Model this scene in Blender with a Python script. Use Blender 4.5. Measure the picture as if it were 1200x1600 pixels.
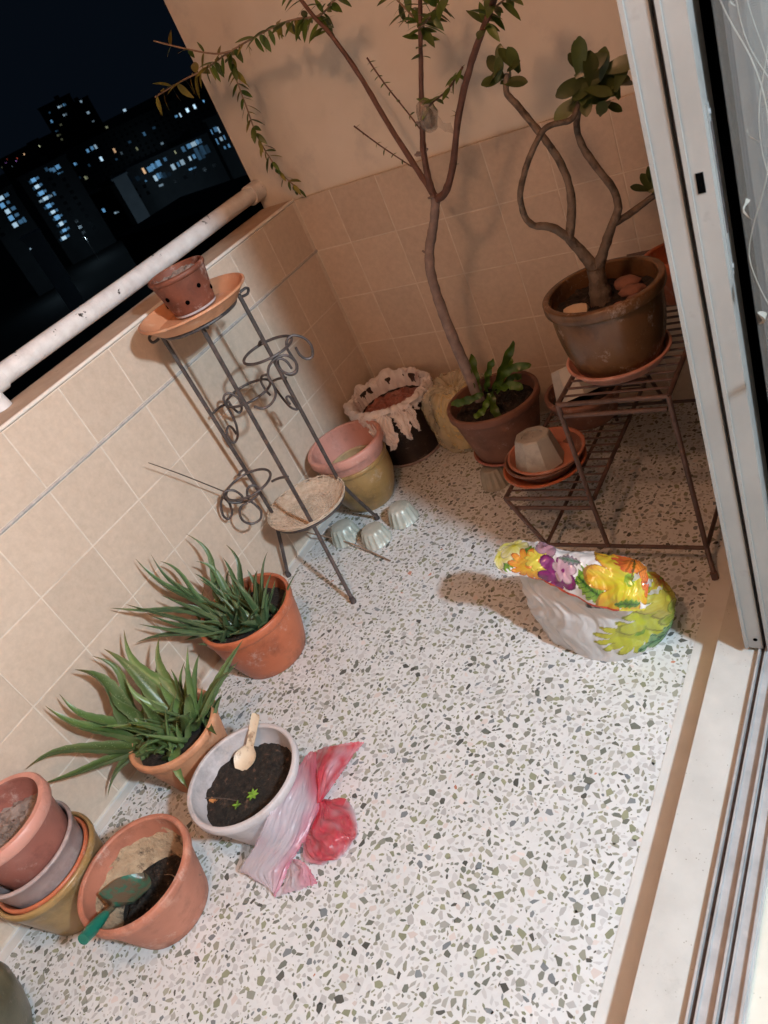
import bpy, bmesh, math, random, json
import numpy as np
from mathutils import Vector, Matrix, noise

# ------------------------------------------------------------------ reset
for o in list(bpy.data.objects):
    bpy.data.objects.remove(o, do_unlink=True)
SC = bpy.context.scene
COL = SC.collection
random.seed(7)
DATA = json.loads(r'''{"cam":[[0.807959,-0.007135,0.589196,1.914559],[0.44891,0.655164,-0.607652,-2.29355],[-0.381684,0.755453,0.532548,1.499491],[0.0,0.0,0.0,1.0]],"f":1197.4,"trunk":[[0.651,-0.33,0.285],[0.647,-0.33,0.349],[0.637,-0.33,0.554],[0.635,-0.32,0.708],[0.652,-0.31,0.799],[0.701,-0.3,0.891],[0.734,-0.3,0.956]],"br":[[[0.732,-0.3,0.951],[0.712,-0.29,0.999],[0.653,-0.27,1.161],[0.611,-0.26,1.315],[0.564,-0.25,1.43],[0.529,-0.24,1.482],[0.469,-0.22,1.599]],[[0.732,-0.3,0.951],[0.728,-0.3,0.984],[0.749,-0.31,1.078],[0.775,-0.31,1.149],[0.811,-0.31,1.244],[0.864,-0.31,1.373],[0.915,-0.32,1.485]],[[0.731,-0.3,0.948],[0.78,-0.32,0.967],[0.832,-0.33,1.029],[0.906,-0.35,1.149],[0.974,-0.36,1.239],[1.042,-0.38,1.307],[1.095,-0.39,1.358],[1.15,-0.4,1.427]]],"twigs":[[[0.666,-0.28,1.344],[0.695,-0.29,1.274],[0.742,-0.3,1.18],[0.767,-0.31,1.131]],[[0.521,-0.24,1.193],[0.595,-0.26,1.123],[0.68,-0.28,1.049]],[[0.955,-0.35,1.249],[0.889,-0.33,1.211],[0.818,-0.31,1.189],[0.785,-0.31,1.163]],[[0.528,-0.24,1.479],[0.449,-0.23,1.496],[0.358,-0.22,1.501],[0.18,-0.2,1.495],[0.047,-0.19,1.483],[-0.05,-0.19,1.483],[-0.216,-0.18,1.475]],[[0.18,-0.2,1.495],[0.118,-0.2,1.508],[0.026,-0.21,1.555],[-0.067,-0.22,1.61]],[[0.178,-0.2,1.492],[0.148,-0.19,1.43],[0.121,-0.17,1.348],[0.085,-0.14,1.26],[0.068,-0.11,1.178],[0.059,-0.07,1.095],[0.068,-0.03,1.026]],[[0.528,-0.24,1.479],[0.549,-0.22,1.478],[0.604,-0.2,1.501]],[[0.86,-0.31,1.364],[0.827,-0.28,1.397],[0.777,-0.25,1.452]],[[0.858,-0.31,1.358],[0.926,-0.34,1.385],[0.981,-0.36,1.41]],[[1.042,-0.38,1.307],[1.064,-0.36,1.335],[1.114,-0.33,1.351]]],"wrap":[0.798,-0.31,1.155],"aden":[[[[1.224,-0.545,0.655],[1.227,-0.545,0.716],[1.229,-0.545,0.762]],[0.036,0.027,0.023]],[[[1.228,-0.545,0.759],[1.211,-0.55,0.801],[1.191,-0.56,0.852]],[0.02,0.0165,0.014]],[[[1.23,-0.545,0.755],[1.249,-0.54,0.785],[1.283,-0.53,0.844],[1.305,-0.52,0.881],[1.3,-0.51,0.925],[1.271,-0.5,0.979],[1.247,-0.49,1.032],[1.247,-0.49,1.08],[1.271,-0.49,1.126]],[0.0195,0.016,0.013,0.0115,0.011,0.0105,0.01,0.009,0.008]],[[[1.191,-0.56,0.852],[1.171,-0.575,0.886],[1.154,-0.59,0.904],[1.132,-0.6,0.916],[1.12,-0.605,0.942],[1.126,-0.61,0.991],[1.143,-0.6,1.03],[1.165,-0.59,1.064],[1.198,-0.57,1.101],[1.218,-0.555,1.106],[1.253,-0.53,1.1],[1.27,-0.51,1.124]],[0.013,0.0125,0.012,0.009,0.009,0.0088,0.0086,0.0084,0.008,0.008,0.008,0.0075]],[[[1.191,-0.56,0.852],[1.209,-0.545,0.914],[1.213,-0.535,0.973],[1.198,-0.525,1.031],[1.173,-0.515,1.081],[1.13,-0.5,1.155],[1.111,-0.495,1.187],[1.121,-0.49,1.223]],[0.014,0.0125,0.0115,0.011,0.01,0.0095,0.009,0.007]],[[[1.289,-0.53,0.852],[1.323,-0.5,0.857],[1.364,-0.47,0.87],[1.404,-0.45,0.882]],[0.012,0.01,0.009,0.008]]],"adleaf":[],"adcl":[[[1.126,-0.49,1.231],0.058,10],[[1.299,-0.5,1.154],0.072,24],[[1.314,-0.46,1.108],0.055,14],[[1.369,-0.47,0.881],0.05,5]],"fern":[[[0.661,-0.34,0.303],[0.663,-0.33,0.372],[0.668,-0.31,0.45]],[[0.721,-0.35,0.324],[0.778,-0.34,0.402],[0.835,-0.32,0.48]],[[0.744,-0.36,0.346],[0.808,-0.36,0.404],[0.877,-0.34,0.401]],[[0.728,-0.37,0.337],[0.739,-0.41,0.293],[0.772,-0.44,0.252]],[[0.703,-0.38,0.339],[0.649,-0.4,0.332],[0.584,-0.4,0.321]],[[0.738,-0.36,0.329],[0.802,-0.38,0.36],[0.848,-0.38,0.346]],[[0.704,-0.36,0.333],[0.737,-0.37,0.402],[0.768,-0.36,0.451]],[[0.725,-0.38,0.337],[0.707,-0.42,0.303],[0.675,-0.44,0.289]],[[0.734,-0.34,0.321],[0.787,-0.32,0.352],[0.809,-0.3,0.336]],[[0.714,-0.33,0.329],[0.742,-0.3,0.344],[0.782,-0.27,0.393]]],"legs":[[[0.105,-0.916,0.965],[0.067,-0.878,0.24],[0.032,-0.934,0.0]],[[0.266,-0.906,0.965],[0.267,-0.916,0.24],[0.382,-1.026,0.0]],[[0.295,-0.752,0.965],[0.246,-0.702,0.24],[0.248,-0.622,0.0]]],"rings":[[[0.307,-0.766,0.79],0.078],[[0.122,-0.754,0.65],0.078],[[0.142,-0.959,0.44],0.078]],"links":[[[0.254,-0.716,0.8],[0.242,-0.73,0.79]],[[0.068,-0.875,0.66],[0.063,-0.811,0.65]],[[0.257,-0.704,0.66],[0.185,-0.702,0.65]],[[0.08,-0.891,0.45],[0.057,-0.911,0.44]],[[0.319,-0.95,0.46],[0.236,-0.945,0.44]]],"scrolls":[[[0.3758,-0.7257,0.7653],[0.3762,-0.7252,0.7401],[0.384,-0.7161,0.7188],[0.397,-0.701,0.7179],[0.4039,-0.6929,0.7485],[0.3975,-0.7003,0.7785],[0.3816,-0.7189,0.8006],[0.3674,-0.7355,0.7969],[0.3605,-0.7436,0.776],[0.3614,-0.7426,0.7481],[0.363,-0.7407,0.7193],[0.3552,-0.7498,0.6982],[0.3422,-0.765,0.6992],[0.3318,-0.7771,0.7207],[0.3304,-0.7788,0.7426],[0.3341,-0.7745,0.7578]],[[0.3803,-0.7854,0.7293],[0.3778,-0.7883,0.7563],[0.369,-0.7986,0.7727],[0.36,-0.8091,0.767],[0.3597,-0.8095,0.7448],[0.3711,-0.7961,0.719],[0.387,-0.7775,0.719],[0.3923,-0.7713,0.7439],[0.383,-0.7822,0.7719],[0.3624,-0.8063,0.7783],[0.3444,-0.8274,0.767],[0.3337,-0.8398,0.7401],[0.3355,-0.8378,0.7157],[0.3302,-0.8439,0.6832],[0.3138,-0.8631,0.6649],[0.295,-0.8851,0.6651],[0.2837,-0.8983,0.6824]],[[0.1639,-0.7135,0.6096],[0.1602,-0.7178,0.6358],[0.1609,-0.7169,0.6654],[0.1686,-0.7079,0.6786],[0.1789,-0.6959,0.6722],[0.1791,-0.6957,0.6495],[0.1808,-0.6937,0.6126],[0.1849,-0.689,0.5677],[0.1906,-0.6823,0.5364],[0.2005,-0.6707,0.5222],[0.1997,-0.6716,0.5493],[0.1982,-0.6734,0.574],[0.1913,-0.6814,0.5775],[0.1903,-0.6826,0.5628],[0.1918,-0.6808,0.55]],[[0.0905,-0.8157,0.6629],[0.0918,-0.8142,0.6363],[0.0976,-0.8074,0.6132],[0.1072,-0.7962,0.6225],[0.1109,-0.7919,0.6549],[0.1023,-0.802,0.6827],[0.0916,-0.8145,0.6872],[0.0837,-0.8237,0.674],[0.0826,-0.8249,0.6497],[0.0825,-0.8251,0.6191],[0.0796,-0.8285,0.5801],[0.0706,-0.839,0.546],[0.0574,-0.8544,0.5315],[0.052,-0.8608,0.5473],[0.0547,-0.8577,0.5766],[0.0639,-0.8468,0.5892],[0.0691,-0.8407,0.5818],[0.0703,-0.8393,0.5543]],[[0.1423,-0.9953,0.3974],[0.1658,-0.9678,0.4041],[0.175,-0.957,0.4247],[0.1663,-0.9671,0.442],[0.1543,-0.9812,0.4376],[0.1462,-0.9907,0.4086],[0.1519,-0.984,0.3765],[0.1546,-0.9809,0.3472],[0.1441,-0.9932,0.3231],[0.1252,-1.0152,0.3244],[0.1136,-1.0288,0.3463],[0.1144,-1.0278,0.3761],[0.1249,-1.0156,0.396],[0.1403,-0.9976,0.3979]],[[0.1048,-0.984,0.3917],[0.1092,-0.9789,0.4101],[0.101,-0.9885,0.4407],[0.0859,-1.0061,0.4517],[0.0768,-1.0167,0.4383],[0.0817,-1.011,0.4108],[0.1006,-0.9889,0.392],[0.1153,-0.9717,0.3851]],[[0.0583,-1.0067,0.43],[0.0464,-1.0206,0.4114],[0.0378,-1.0306,0.3738],[0.0428,-1.0249,0.3516],[0.0557,-1.0097,0.3636],[0.0622,-1.0022,0.3995],[0.0588,-1.0061,0.4257]]],"stick_wall":[[0.06,-1.1608,0.688],[0.06,-1.0882,0.5849],[0.06,-0.9857,0.4292]],"stick_floor":[[0.027,-0.758,0.05],[0.216,-0.772,0.02],[0.425,-0.836,0.006]],"bagf":[[[1.054,-1.066,0.0],[1.142,-1.115,-0.0],[1.233,-1.137,0.0],[1.306,-1.112,0.0],[1.352,-1.059,0.0]],[[1.042,-1.067,0.07],[1.148,-1.125,0.075],[1.252,-1.14,0.08],[1.334,-1.104,0.075],[1.387,-1.042,0.06]],[[1.051,-1.073,0.15],[1.15,-1.116,0.155],[1.264,-1.141,0.16],[1.35,-1.105,0.15],[1.401,-1.05,0.13]],[[1.063,-1.08,0.22],[1.162,-1.118,0.225],[1.272,-1.148,0.22],[1.356,-1.137,0.21],[1.392,-1.058,0.2]],[[1.049,-1.08,0.26],[1.155,-1.091,0.26],[1.274,-1.121,0.26],[1.35,-1.111,0.25],[1.376,-1.068,0.25]]],"cuff":[[[1.036,-1.098,0.252],[1.079,-1.1,0.25],[1.137,-1.105,0.24],[1.19,-1.124,0.23],[1.27,-1.145,0.215],[1.337,-1.149,0.21],[1.377,-1.144,0.21]],[[1.014,-1.095,0.265],[1.072,-1.098,0.268],[1.144,-1.103,0.265],[1.205,-1.117,0.26],[1.276,-1.136,0.25],[1.349,-1.143,0.24],[1.387,-1.13,0.235]],[[1.0,-1.069,0.275],[1.062,-1.071,0.28],[1.137,-1.079,0.28],[1.206,-1.092,0.28],[1.277,-1.107,0.275],[1.349,-1.111,0.265],[1.388,-1.102,0.255]],[[0.999,-1.031,0.275],[1.061,-1.037,0.283],[1.126,-1.045,0.285],[1.197,-1.066,0.288],[1.27,-1.081,0.29],[1.349,-1.082,0.28],[1.38,-1.076,0.262]],[[1.005,-1.003,0.262],[1.044,-0.994,0.262],[1.098,-0.994,0.26],[1.173,-1.02,0.262],[1.252,-1.031,0.268],[1.335,-1.041,0.262],[1.365,-1.05,0.25]]],"pk_sheet":[[[0.66,-1.661,0.13],[0.629,-1.608,0.09],[0.623,-1.584,0.06]],[[0.677,-1.72,0.145],[0.68,-1.688,0.11],[0.665,-1.647,0.05]],[[0.678,-1.774,0.15],[0.689,-1.739,0.1],[0.703,-1.698,0.04]],[[0.671,-1.824,0.135],[0.694,-1.791,0.09],[0.711,-1.753,0.035]],[[0.633,-1.858,0.085],[0.677,-1.835,0.06],[0.707,-1.817,0.03]],[[0.584,-1.9,0.03],[0.644,-1.886,0.02],[0.699,-1.85,0.02]],[[0.596,-1.893,0.012],[0.671,-1.909,0.012],[0.697,-1.92,0.008]]],"pk_ear":[[[0.69,-1.692,0.02],[0.711,-1.703,0.05],[0.694,-1.686,0.03]],[[0.616,-1.628,0.03],[0.696,-1.643,0.075],[0.706,-1.624,0.03]],[[0.595,-1.577,0.02],[0.683,-1.587,0.07],[0.708,-1.574,0.025]],[[0.584,-1.559,0.012],[0.663,-1.544,0.05],[0.718,-1.503,0.02]]],"pk_tail":[[[0.712,-1.835,0.035],[0.705,-1.838,0.02],[0.696,-1.846,0.012]],[[0.746,-1.838,0.03],[0.749,-1.859,0.035],[0.705,-1.879,0.012]],[[0.786,-1.861,0.01],[0.76,-1.881,0.012],[0.696,-1.921,0.006]]],"pk_bulge":[[[0.689,-1.708,0.028],[0.708,-1.702,0.045],[0.684,-1.682,0.012]],[[0.693,-1.765,0.025],[0.741,-1.748,0.05],[0.721,-1.671,0.008]],[[0.7,-1.792,0.01],[0.766,-1.76,0.045],[0.762,-1.67,0.006]],[[0.723,-1.817,0.006],[0.793,-1.78,0.036],[0.796,-1.695,0.005]],[[0.743,-1.82,0.004],[0.801,-1.784,0.012],[0.816,-1.722,0.004]],[[0.766,-1.811,0.003],[0.805,-1.789,0.003],[0.818,-1.75,0.003]]],"pk_lump":[[0.749,-1.745,0.0],[0.805,-1.706,0.0],[0.732,-1.813,0.0],[0.675,-1.683,0.0]],"aloe1":[[0.035,-1.361,0.495,0,1],[0.05,-1.322,0.475,0,0.9],[0.05,-1.188,0.435,0,0.9],[0.12,-1.136,0.344,1,0.8],[0.14,-1.184,0.336,1,0.8],[0.03,-1.51,0.446,0,1],[0.06,-1.481,0.435,3,0.8],[0.06,-1.528,0.325,3,1],[0.337,-1.173,0.36,2,0.7],[0.361,-1.213,0.32,2,0.6],[0.09,-1.396,0.388,0,0.9],[0.08,-1.232,0.363,1,1],[0.08,-1.496,0.371,3,0.9],[0.033,-1.388,0.27,3,1],[0.1,-1.271,0.351,1,0.9],[0.058,-1.408,0.2,3,1],[0.145,-1.278,0.26,1,0.9],[0.283,-1.351,0.24,2,1],[0.323,-1.284,0.24,2,0.8],[0.147,-1.327,0.3,1,1],[0.06,-1.317,0.444,0,0.8],[0.08,-1.334,0.39,0,0.9],[0.258,-1.27,0.33,2,0.8],[0.07,-1.453,0.368,3,0.8],[0.073,-1.384,0.2,3,1.2],[0.234,-1.372,0.21,2,1.1],[0.316,-1.229,0.25,2,0.7],[0.293,-1.309,0.23,2,0.9]],"aloe2":[[0.05,-1.813,0.405,0,1.15],[0.06,-1.771,0.402,0,1.0],[0.05,-1.641,0.398,0,0.9],[0.08,-1.707,0.427,0,1.5],[0.06,-1.608,0.391,1,1.1],[0.06,-1.53,0.384,1,1.1],[0.13,-1.491,0.326,1,1],[0.372,-1.558,0.4,1,0.9],[0.379,-1.551,0.36,1,0.9],[0.413,-1.445,0.3,1,1.1],[0.379,-1.475,0.24,1,0.9],[0.06,-1.951,0.33,0,1.1],[0.08,-1.959,0.282,0,0.9],[0.032,-1.86,0.05,2,1.0],[0.344,-1.786,0.09,2,1.0],[0.12,-1.693,0.328,0,1],[0.13,-1.639,0.326,1,0.9],[0.139,-1.758,0.26,1,1.0],[0.206,-1.686,0.24,2,0.9],[0.271,-1.695,0.2,2,0.8],[0.363,-1.64,0.22,1,0.9],[0.238,-1.621,0.3,1,0.9],[0.207,-1.679,0.3,2,0.9],[0.1,-1.532,0.255,1,0.9],[0.274,-1.733,0.16,2,0.8],[0.446,-1.55,0.3,1,0.8],[0.24,-1.758,0.22,0,1.6],[0.339,-1.631,0.28,1,1.2]],"soil_seed":[[0.571,-1.758,0.1]],"deadleaf":[[0.46,-1.797,0.1]],"spoon":[[0.498,-1.587,0.19],[0.487,-1.657,0.12],[0.48,-1.699,0.095]],"trowel":[[0.456,-2.187,0.2],[0.419,-2.122,0.155],[0.388,-2.067,0.11],[0.38,-2.017,0.085]],"twig":[[0.415,-1.805,0.1],[0.537,-1.779,0.1]],"moulds":[[0.173,-0.718,0.0],[0.313,-0.736,0.0],[0.368,-0.623,0.0]],"mould1":[[0.627,-0.424,0.0]],"blds":[["apartment_tower",[-655.2831,520.8616],[-639.7888,539.7552],26.62,24.0,[[11.01,21.4,4.32,2.3,"w",1.5],[15.57,21.19,4.32,2.3,"b",1],[11.26,14.15,4.32,2.16,"w",0.8],[-2.11,14.11,2.3,3.46,"b",1.4],[0.34,20.72,2.16,2.16,"b",0.3],[3.41,8.6,2.88,2.16,"y",0.25],[-2.9,2.3,4.32,2.16,"y",0.35],[-2.61,-1.87,2.88,2.16,"y",0.3],[-2.59,5.82,2.88,2.16,"b",0.3]],"tall dark apartment tower rising above the other blocks on the skyline",0.02],["apartment_tower",[-687.0636,576.7653],[-676.2926,589.3441],20.14,24.0,[[8.21,18.73,2.59,2.88,"w",1],[8.86,7.9,2.88,2.88,"w",1],[-6.98,7.5,4.32,2.88,"y",0.6],[-11.04,3.06,2.88,2.16,"y",0.3],[-5.29,-3.42,3.6,2.16,"b",0.4],[0.85,14.29,2.88,2.16,"b",0.25],[9.05,-0.35,2.88,2.16,"w",0.4]],"slimmer dark tower just right of the tallest tower on the skyline",0.02],["slab_block",[-467.9286,370.8651],[-338.5801,380.7464],-9.01,21.0,[[14.09,-13.05,2.88,2.88,"b",1.8],[18.96,-12.78,2.88,2.88,"b",1.3],[22.41,-12.89,2.52,3.24,"w",1.2],[21.32,-20.48,3.06,3.24,"w",3],[-2.55,-16.78,3.06,2.7,"b",2.2],[35.68,-19.31,2.52,3.24,"o",1.6],[65.59,-17.86,2.34,3.6,"b",0.6],[53.99,-23.58,2.16,2.52,"y",0.7],[75.06,-26.57,2.52,1.44,"w",0.6],[95.45,-16.51,2.34,1.8,"b",1.6],[98.72,-16.83,1.44,2.88,"w",2.4],[105.34,-16.09,2.7,3.24,"w",4],[111.43,-15.94,1.8,2.88,"w",3.4],[119.39,-15.38,1.26,1.62,"b",3],[119.6,-24.53,1.44,1.44,"w",1.5],[39.92,-5.88,2.16,1.8,"y",0.8],[60.52,-1.95,2.52,1.62,"w",2],[-0.42,-26.75,4.32,3.24,"y",1],[-9.98,-26.86,1.62,1.8,"w",1.5],[-1.76,-37.63,1.8,3.24,"b",0.5],[-1.57,-39.82,1.62,2.88,"b",0.5],[33.37,-24.27,2.52,1.8,"b",0.25],[51.22,-18.54,2.52,1.8,"b",0.2],[75.17,-17.09,2.52,1.8,"b",0.2],[40.11,-22.31,2.52,2.16,"w",0.2],[8.21,-20.98,2.52,2.16,"b",0.2]],"long dark slab block with scattered lit windows under the skyline",0.05],["corridor_block",[-285.5357,238.5328],[-235.3833,248.1355],-20.51,18.0,[[19.25,-23.42,3.6,2.7,"b",1.5],[22.09,-22.99,3.6,2.88,"b",1.6],[24.52,-22.77,2.88,2.88,"b",1.8],[28.49,-22.4,2.16,2.16,"b",0.7],[34.64,-21.55,0.9,1.44,"y",1.2],[38.88,-21.73,2.52,2.7,"b",0.7],[41.93,-21.53,2.52,2.16,"b",1.4],[44.38,-21.55,3.24,1.8,"w",1.5],[47.2,-21.3,2.88,2.52,"b",1.4],[19.56,-27.38,1.62,2.52,"w",2],[22.08,-27.07,3.6,2.52,"b",1.4],[14.34,-26.91,0.9,1.08,"b",1],[30.29,-26.17,2.52,2.52,"w",1.6],[33.16,-26.03,1.44,2.52,"b",1.2],[35.43,-25.94,3.06,2.34,"w",1.2],[39.69,-25.77,1.44,2.52,"w",1.8],[41.91,-25.68,1.62,2.52,"b",1.4],[20.3,-30.64,2.7,1.26,"w",0.8],[38.51,-29.45,3.96,1.08,"b",1.8],[16.0,-23.13,1.44,2.7,"o",2.4],[45.0,-25.4,4.5,5.4,"b",0.35],[48.05,-24.79,4.5,5.4,"b",0.3],[25.28,-27.68,5.4,2.88,"b",0.12],[12.4,-24.81,5.4,2.88,"b",0.06],[7.13,-23.98,2.7,2.7,"b",0.02]],"corridor block with two rows of bright blue windows near the balcony wall",0.1],["stairwell_block",[-278.3805,231.5005],[-274.3237,236.2802],-21.29,9.0,[],"pale blank stairwell block at the left end of the corridor block",0.35],["lift_lobby_block",[-335.1297,235.5244],[-323.1048,251.7116],-6.62,18.0,[[2.09,-9.25,2.7,1.98,"b",2.6],[3.96,-9.2,1.8,1.44,"b",0.9],[0.52,-9.45,1.62,1.62,"b",0.35],[1.91,-12.18,2.7,1.98,"w",2.6],[3.79,-12.12,1.8,1.44,"b",0.9],[0.34,-12.38,1.62,1.62,"b",0.35],[1.89,-15.21,2.7,1.98,"b",2.6],[3.78,-15.15,1.8,1.44,"b",0.9],[0.3,-15.41,1.62,1.62,"b",0.35],[2.32,-17.9,2.7,1.98,"w",2.6],[4.22,-17.85,1.8,1.44,"b",0.9],[0.73,-18.1,1.62,1.62,"b",0.35],[1.65,-21.16,2.7,1.98,"b",2.6],[3.56,-21.11,1.8,1.44,"b",0.9],[0.06,-21.36,1.62,1.62,"b",0.35],[1.89,-24.19,2.7,1.98,"w",2.6],[3.81,-24.15,1.8,1.44,"b",0.9],[0.28,-24.39,1.62,1.62,"b",0.35],[2.11,-26.96,2.7,1.98,"b",2.6],[4.04,-26.91,1.8,1.44,"b",0.9],[0.5,-27.16,1.62,1.62,"b",0.35],[2.14,-30.05,2.7,1.98,"w",2.6],[4.08,-30.01,1.8,1.44,"b",0.9],[0.52,-30.25,1.62,1.62,"b",0.35],[1.8,-33.08,2.7,1.98,"b",2.6],[3.74,-33.04,1.8,1.44,"b",0.9],[0.17,-33.28,1.62,1.62,"b",0.35],[-0.3,-35.88,2.7,1.98,"w",2.6],[1.65,-35.84,1.8,1.44,"b",0.9],[-1.92,-36.08,1.62,1.62,"b",0.35],[11.16,-8.72,1.44,1.98,"b",0.8],[12.33,-9.26,1.62,1.98,"b",1.0],[14.57,-9.0,2.16,2.34,"b",1.7],[9.69,-7.85,1.8,1.8,"b",0.3],[14.24,-11.46,3.24,0.72,"b",0.8],[3.88,-17.88,4.32,1.26,"w",1.6],[6.82,-17.84,1.44,1.8,"b",1.0],[0.16,-18.02,2.7,1.26,"w",1.0]],"block with a long slanting column of bright lift lobby lights",0.05],["lift_lobby_block",[-317.0902,194.8383],[-308.4982,208.1083],-6.81,18.0,[[9.69,-8.72,2.88,2.16,"w",2.2],[12.33,-8.61,1.98,1.62,"b",0.8],[8.53,-11.25,2.88,2.16,"b",2.2],[11.18,-11.15,1.98,1.62,"b",0.8],[8.94,-14.05,2.88,2.16,"w",2.2],[11.6,-13.96,1.98,1.62,"b",0.8],[8.64,-16.71,2.88,2.16,"b",2.2],[11.31,-16.62,1.98,1.62,"b",0.8],[8.46,-19.62,2.88,2.16,"w",2.2],[11.14,-19.53,1.98,1.62,"b",0.8],[12.79,-19.46,1.08,2.34,"b",0.8]],"block at the photo edge with a short column of blue lit lobbies",0.05],["pale_block",[-244.2991,160.199],[-242.4908,162.9064],-20.36,7.5,[[-2.36,-23.4,0.45,0.63,"w",1.5]],"small pale rooftop block below the columns of lights",0.35],["low_block",[-367.2164,276.3614],[-334.7377,277.1192],-28.39,15.0,[[1.26,-33.6,1.44,2.52,"y",1],[6.0,-32.98,1.26,2.16,"y",0.7],[16.09,-36.53,2.16,2.52,"b",2],[24.05,-39.55,4.32,0.9,"w",1.2],[8.62,-31.22,1.8,1.8,"b",0.3],[13.3,-18.55,1.62,1.44,"b",0.1]],"low block with a few yellow and blue windows in the middle distance",0.04],["corner_block",[-202.0593,217.6943],[-180.4721,210.1567],-14.0,15.0,[[-1.28,-17.6,0.9,1.8,"b",1.6],[2.24,-17.25,2.7,1.98,"b",0.9],[4.02,-17.72,0.9,2.52,"w",1.6],[-0.75,-20.93,0.9,2.16,"b",1.4],[2.72,-20.59,2.52,1.98,"w",1.2],[5.34,-20.42,1.08,2.34,"b",1.4],[2.38,-23.45,1.62,1.44,"b",1.2],[5.62,-23.27,1.8,1.62,"b",1.5]],"block with blue lit windows right beside the edge of the white wall",0.06],["row_of_houses",[-1485.9976,1010.6809],[-1327.0146,1025.4941],10.72,30.0,[[125.78,1.13,4.32,5.18,"y",3],[77.77,0.51,4.32,4.32,"o",3],[54.35,-0.18,3.46,3.46,"r",1.2],[47.76,-3.26,4.32,3.46,"p",1.2],[19.78,1.52,3.46,3.46,"p",0.8],[27.82,5.78,2.59,2.59,"r",0.6],[29.07,-8.3,2.59,2.59,"w",0.5],[2.03,-2.33,2.59,2.59,"y",0.4]],"faraway low row of houses with amber and red lights on the horizon",0.02],["market_roof",[-151.1044,118.5791],[-107.486,114.4605],-21.94,21.0,[],"dark low roof just beyond the balcony pipe rail",0.03],["kiosk",[-151.5896,141.012],[-143.9103,141.7901],-33.34,9.0,[[1.86,-33.75,1.26,1.62,"b",0.7],[4.19,-33.43,1.08,1.26,"b",1.6],[6.73,-31.94,1.62,1.62,"b",2.2],[3.1,-32.98,1.44,1.08,"b",0.8]],"small blue lit kiosk glimpsed between the pipe rail and the ledge",0.06]]}''')

# ------------------------------------------------------------------ camera
cam_data = bpy.data.cameras.new('camera')
cam = bpy.data.objects.new('camera', cam_data)
COL.objects.link(cam)
cam.matrix_world = Matrix(DATA['cam'])
cam_data.sensor_fit = 'VERTICAL'
cam_data.sensor_height = 32.0
cam_data.lens = DATA['f'] / 1600.0 * 32.0
cam_data.clip_start = 0.02
cam_data.clip_end = 6000
cam_data.dof.use_dof = True          # small phone lens: far city a touch soft
cam_data.dof.focus_distance = 2.1
cam_data.dof.aperture_fstop = 6.5
SC.camera = cam
SC.render.resolution_x, SC.render.resolution_y = 768, 1024

# ------------------------------------------------------------------ world: night sky
world = bpy.data.worlds.new('World')
SC.world = world
world.use_nodes = True
wn = world.node_tree
bg = wn.nodes['Background']
bg.inputs[0].default_value = (0.0017, 0.0031, 0.0056, 1)   # even, city-lit night sky
bg.inputs[1].default_value = 1.0

# ------------------------------------------------------------------ lamps of the flat
def lamp(name, loc, power, radius, color):
    l = bpy.data.lights.new(name, 'POINT')
    l.energy = power
    l.shadow_soft_size = radius
    l.color = color
    o = bpy.data.objects.new(name, l)
    COL.objects.link(o)
    o.location = loc
    return o
ROOM_LAMP = Vector((3.65, -2.10, 2.42))
CEIL_LAMP = Vector((1.30, -2.05, 2.42))
lamp('pendant_lamp_light', ROOM_LAMP, 575, 0.10, (0.68, 0.865, 1.0))
lamp('balcony_lamp_light', CEIL_LAMP, 46, 0.10, (1.0, 0.51, 0.29))

SC.view_settings.view_transform = 'Standard'
SC.view_settings.look = 'None'
SC.view_settings.exposure = 0.0
SC.view_settings.gamma = 1.0
SC.render.engine = 'CYCLES'
SC.cycles.use_denoising = True
SC.cycles.max_bounces = 5
SC.cycles.use_adaptive_sampling = True
SC.cycles.adaptive_threshold = 0.025
SC.cycles.transparent_max_bounces = 12
SC.cycles.caustics_reflective = False
SC.cycles.caustics_refractive = False
SC.cycles.sample_clamp_indirect = 4

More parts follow.
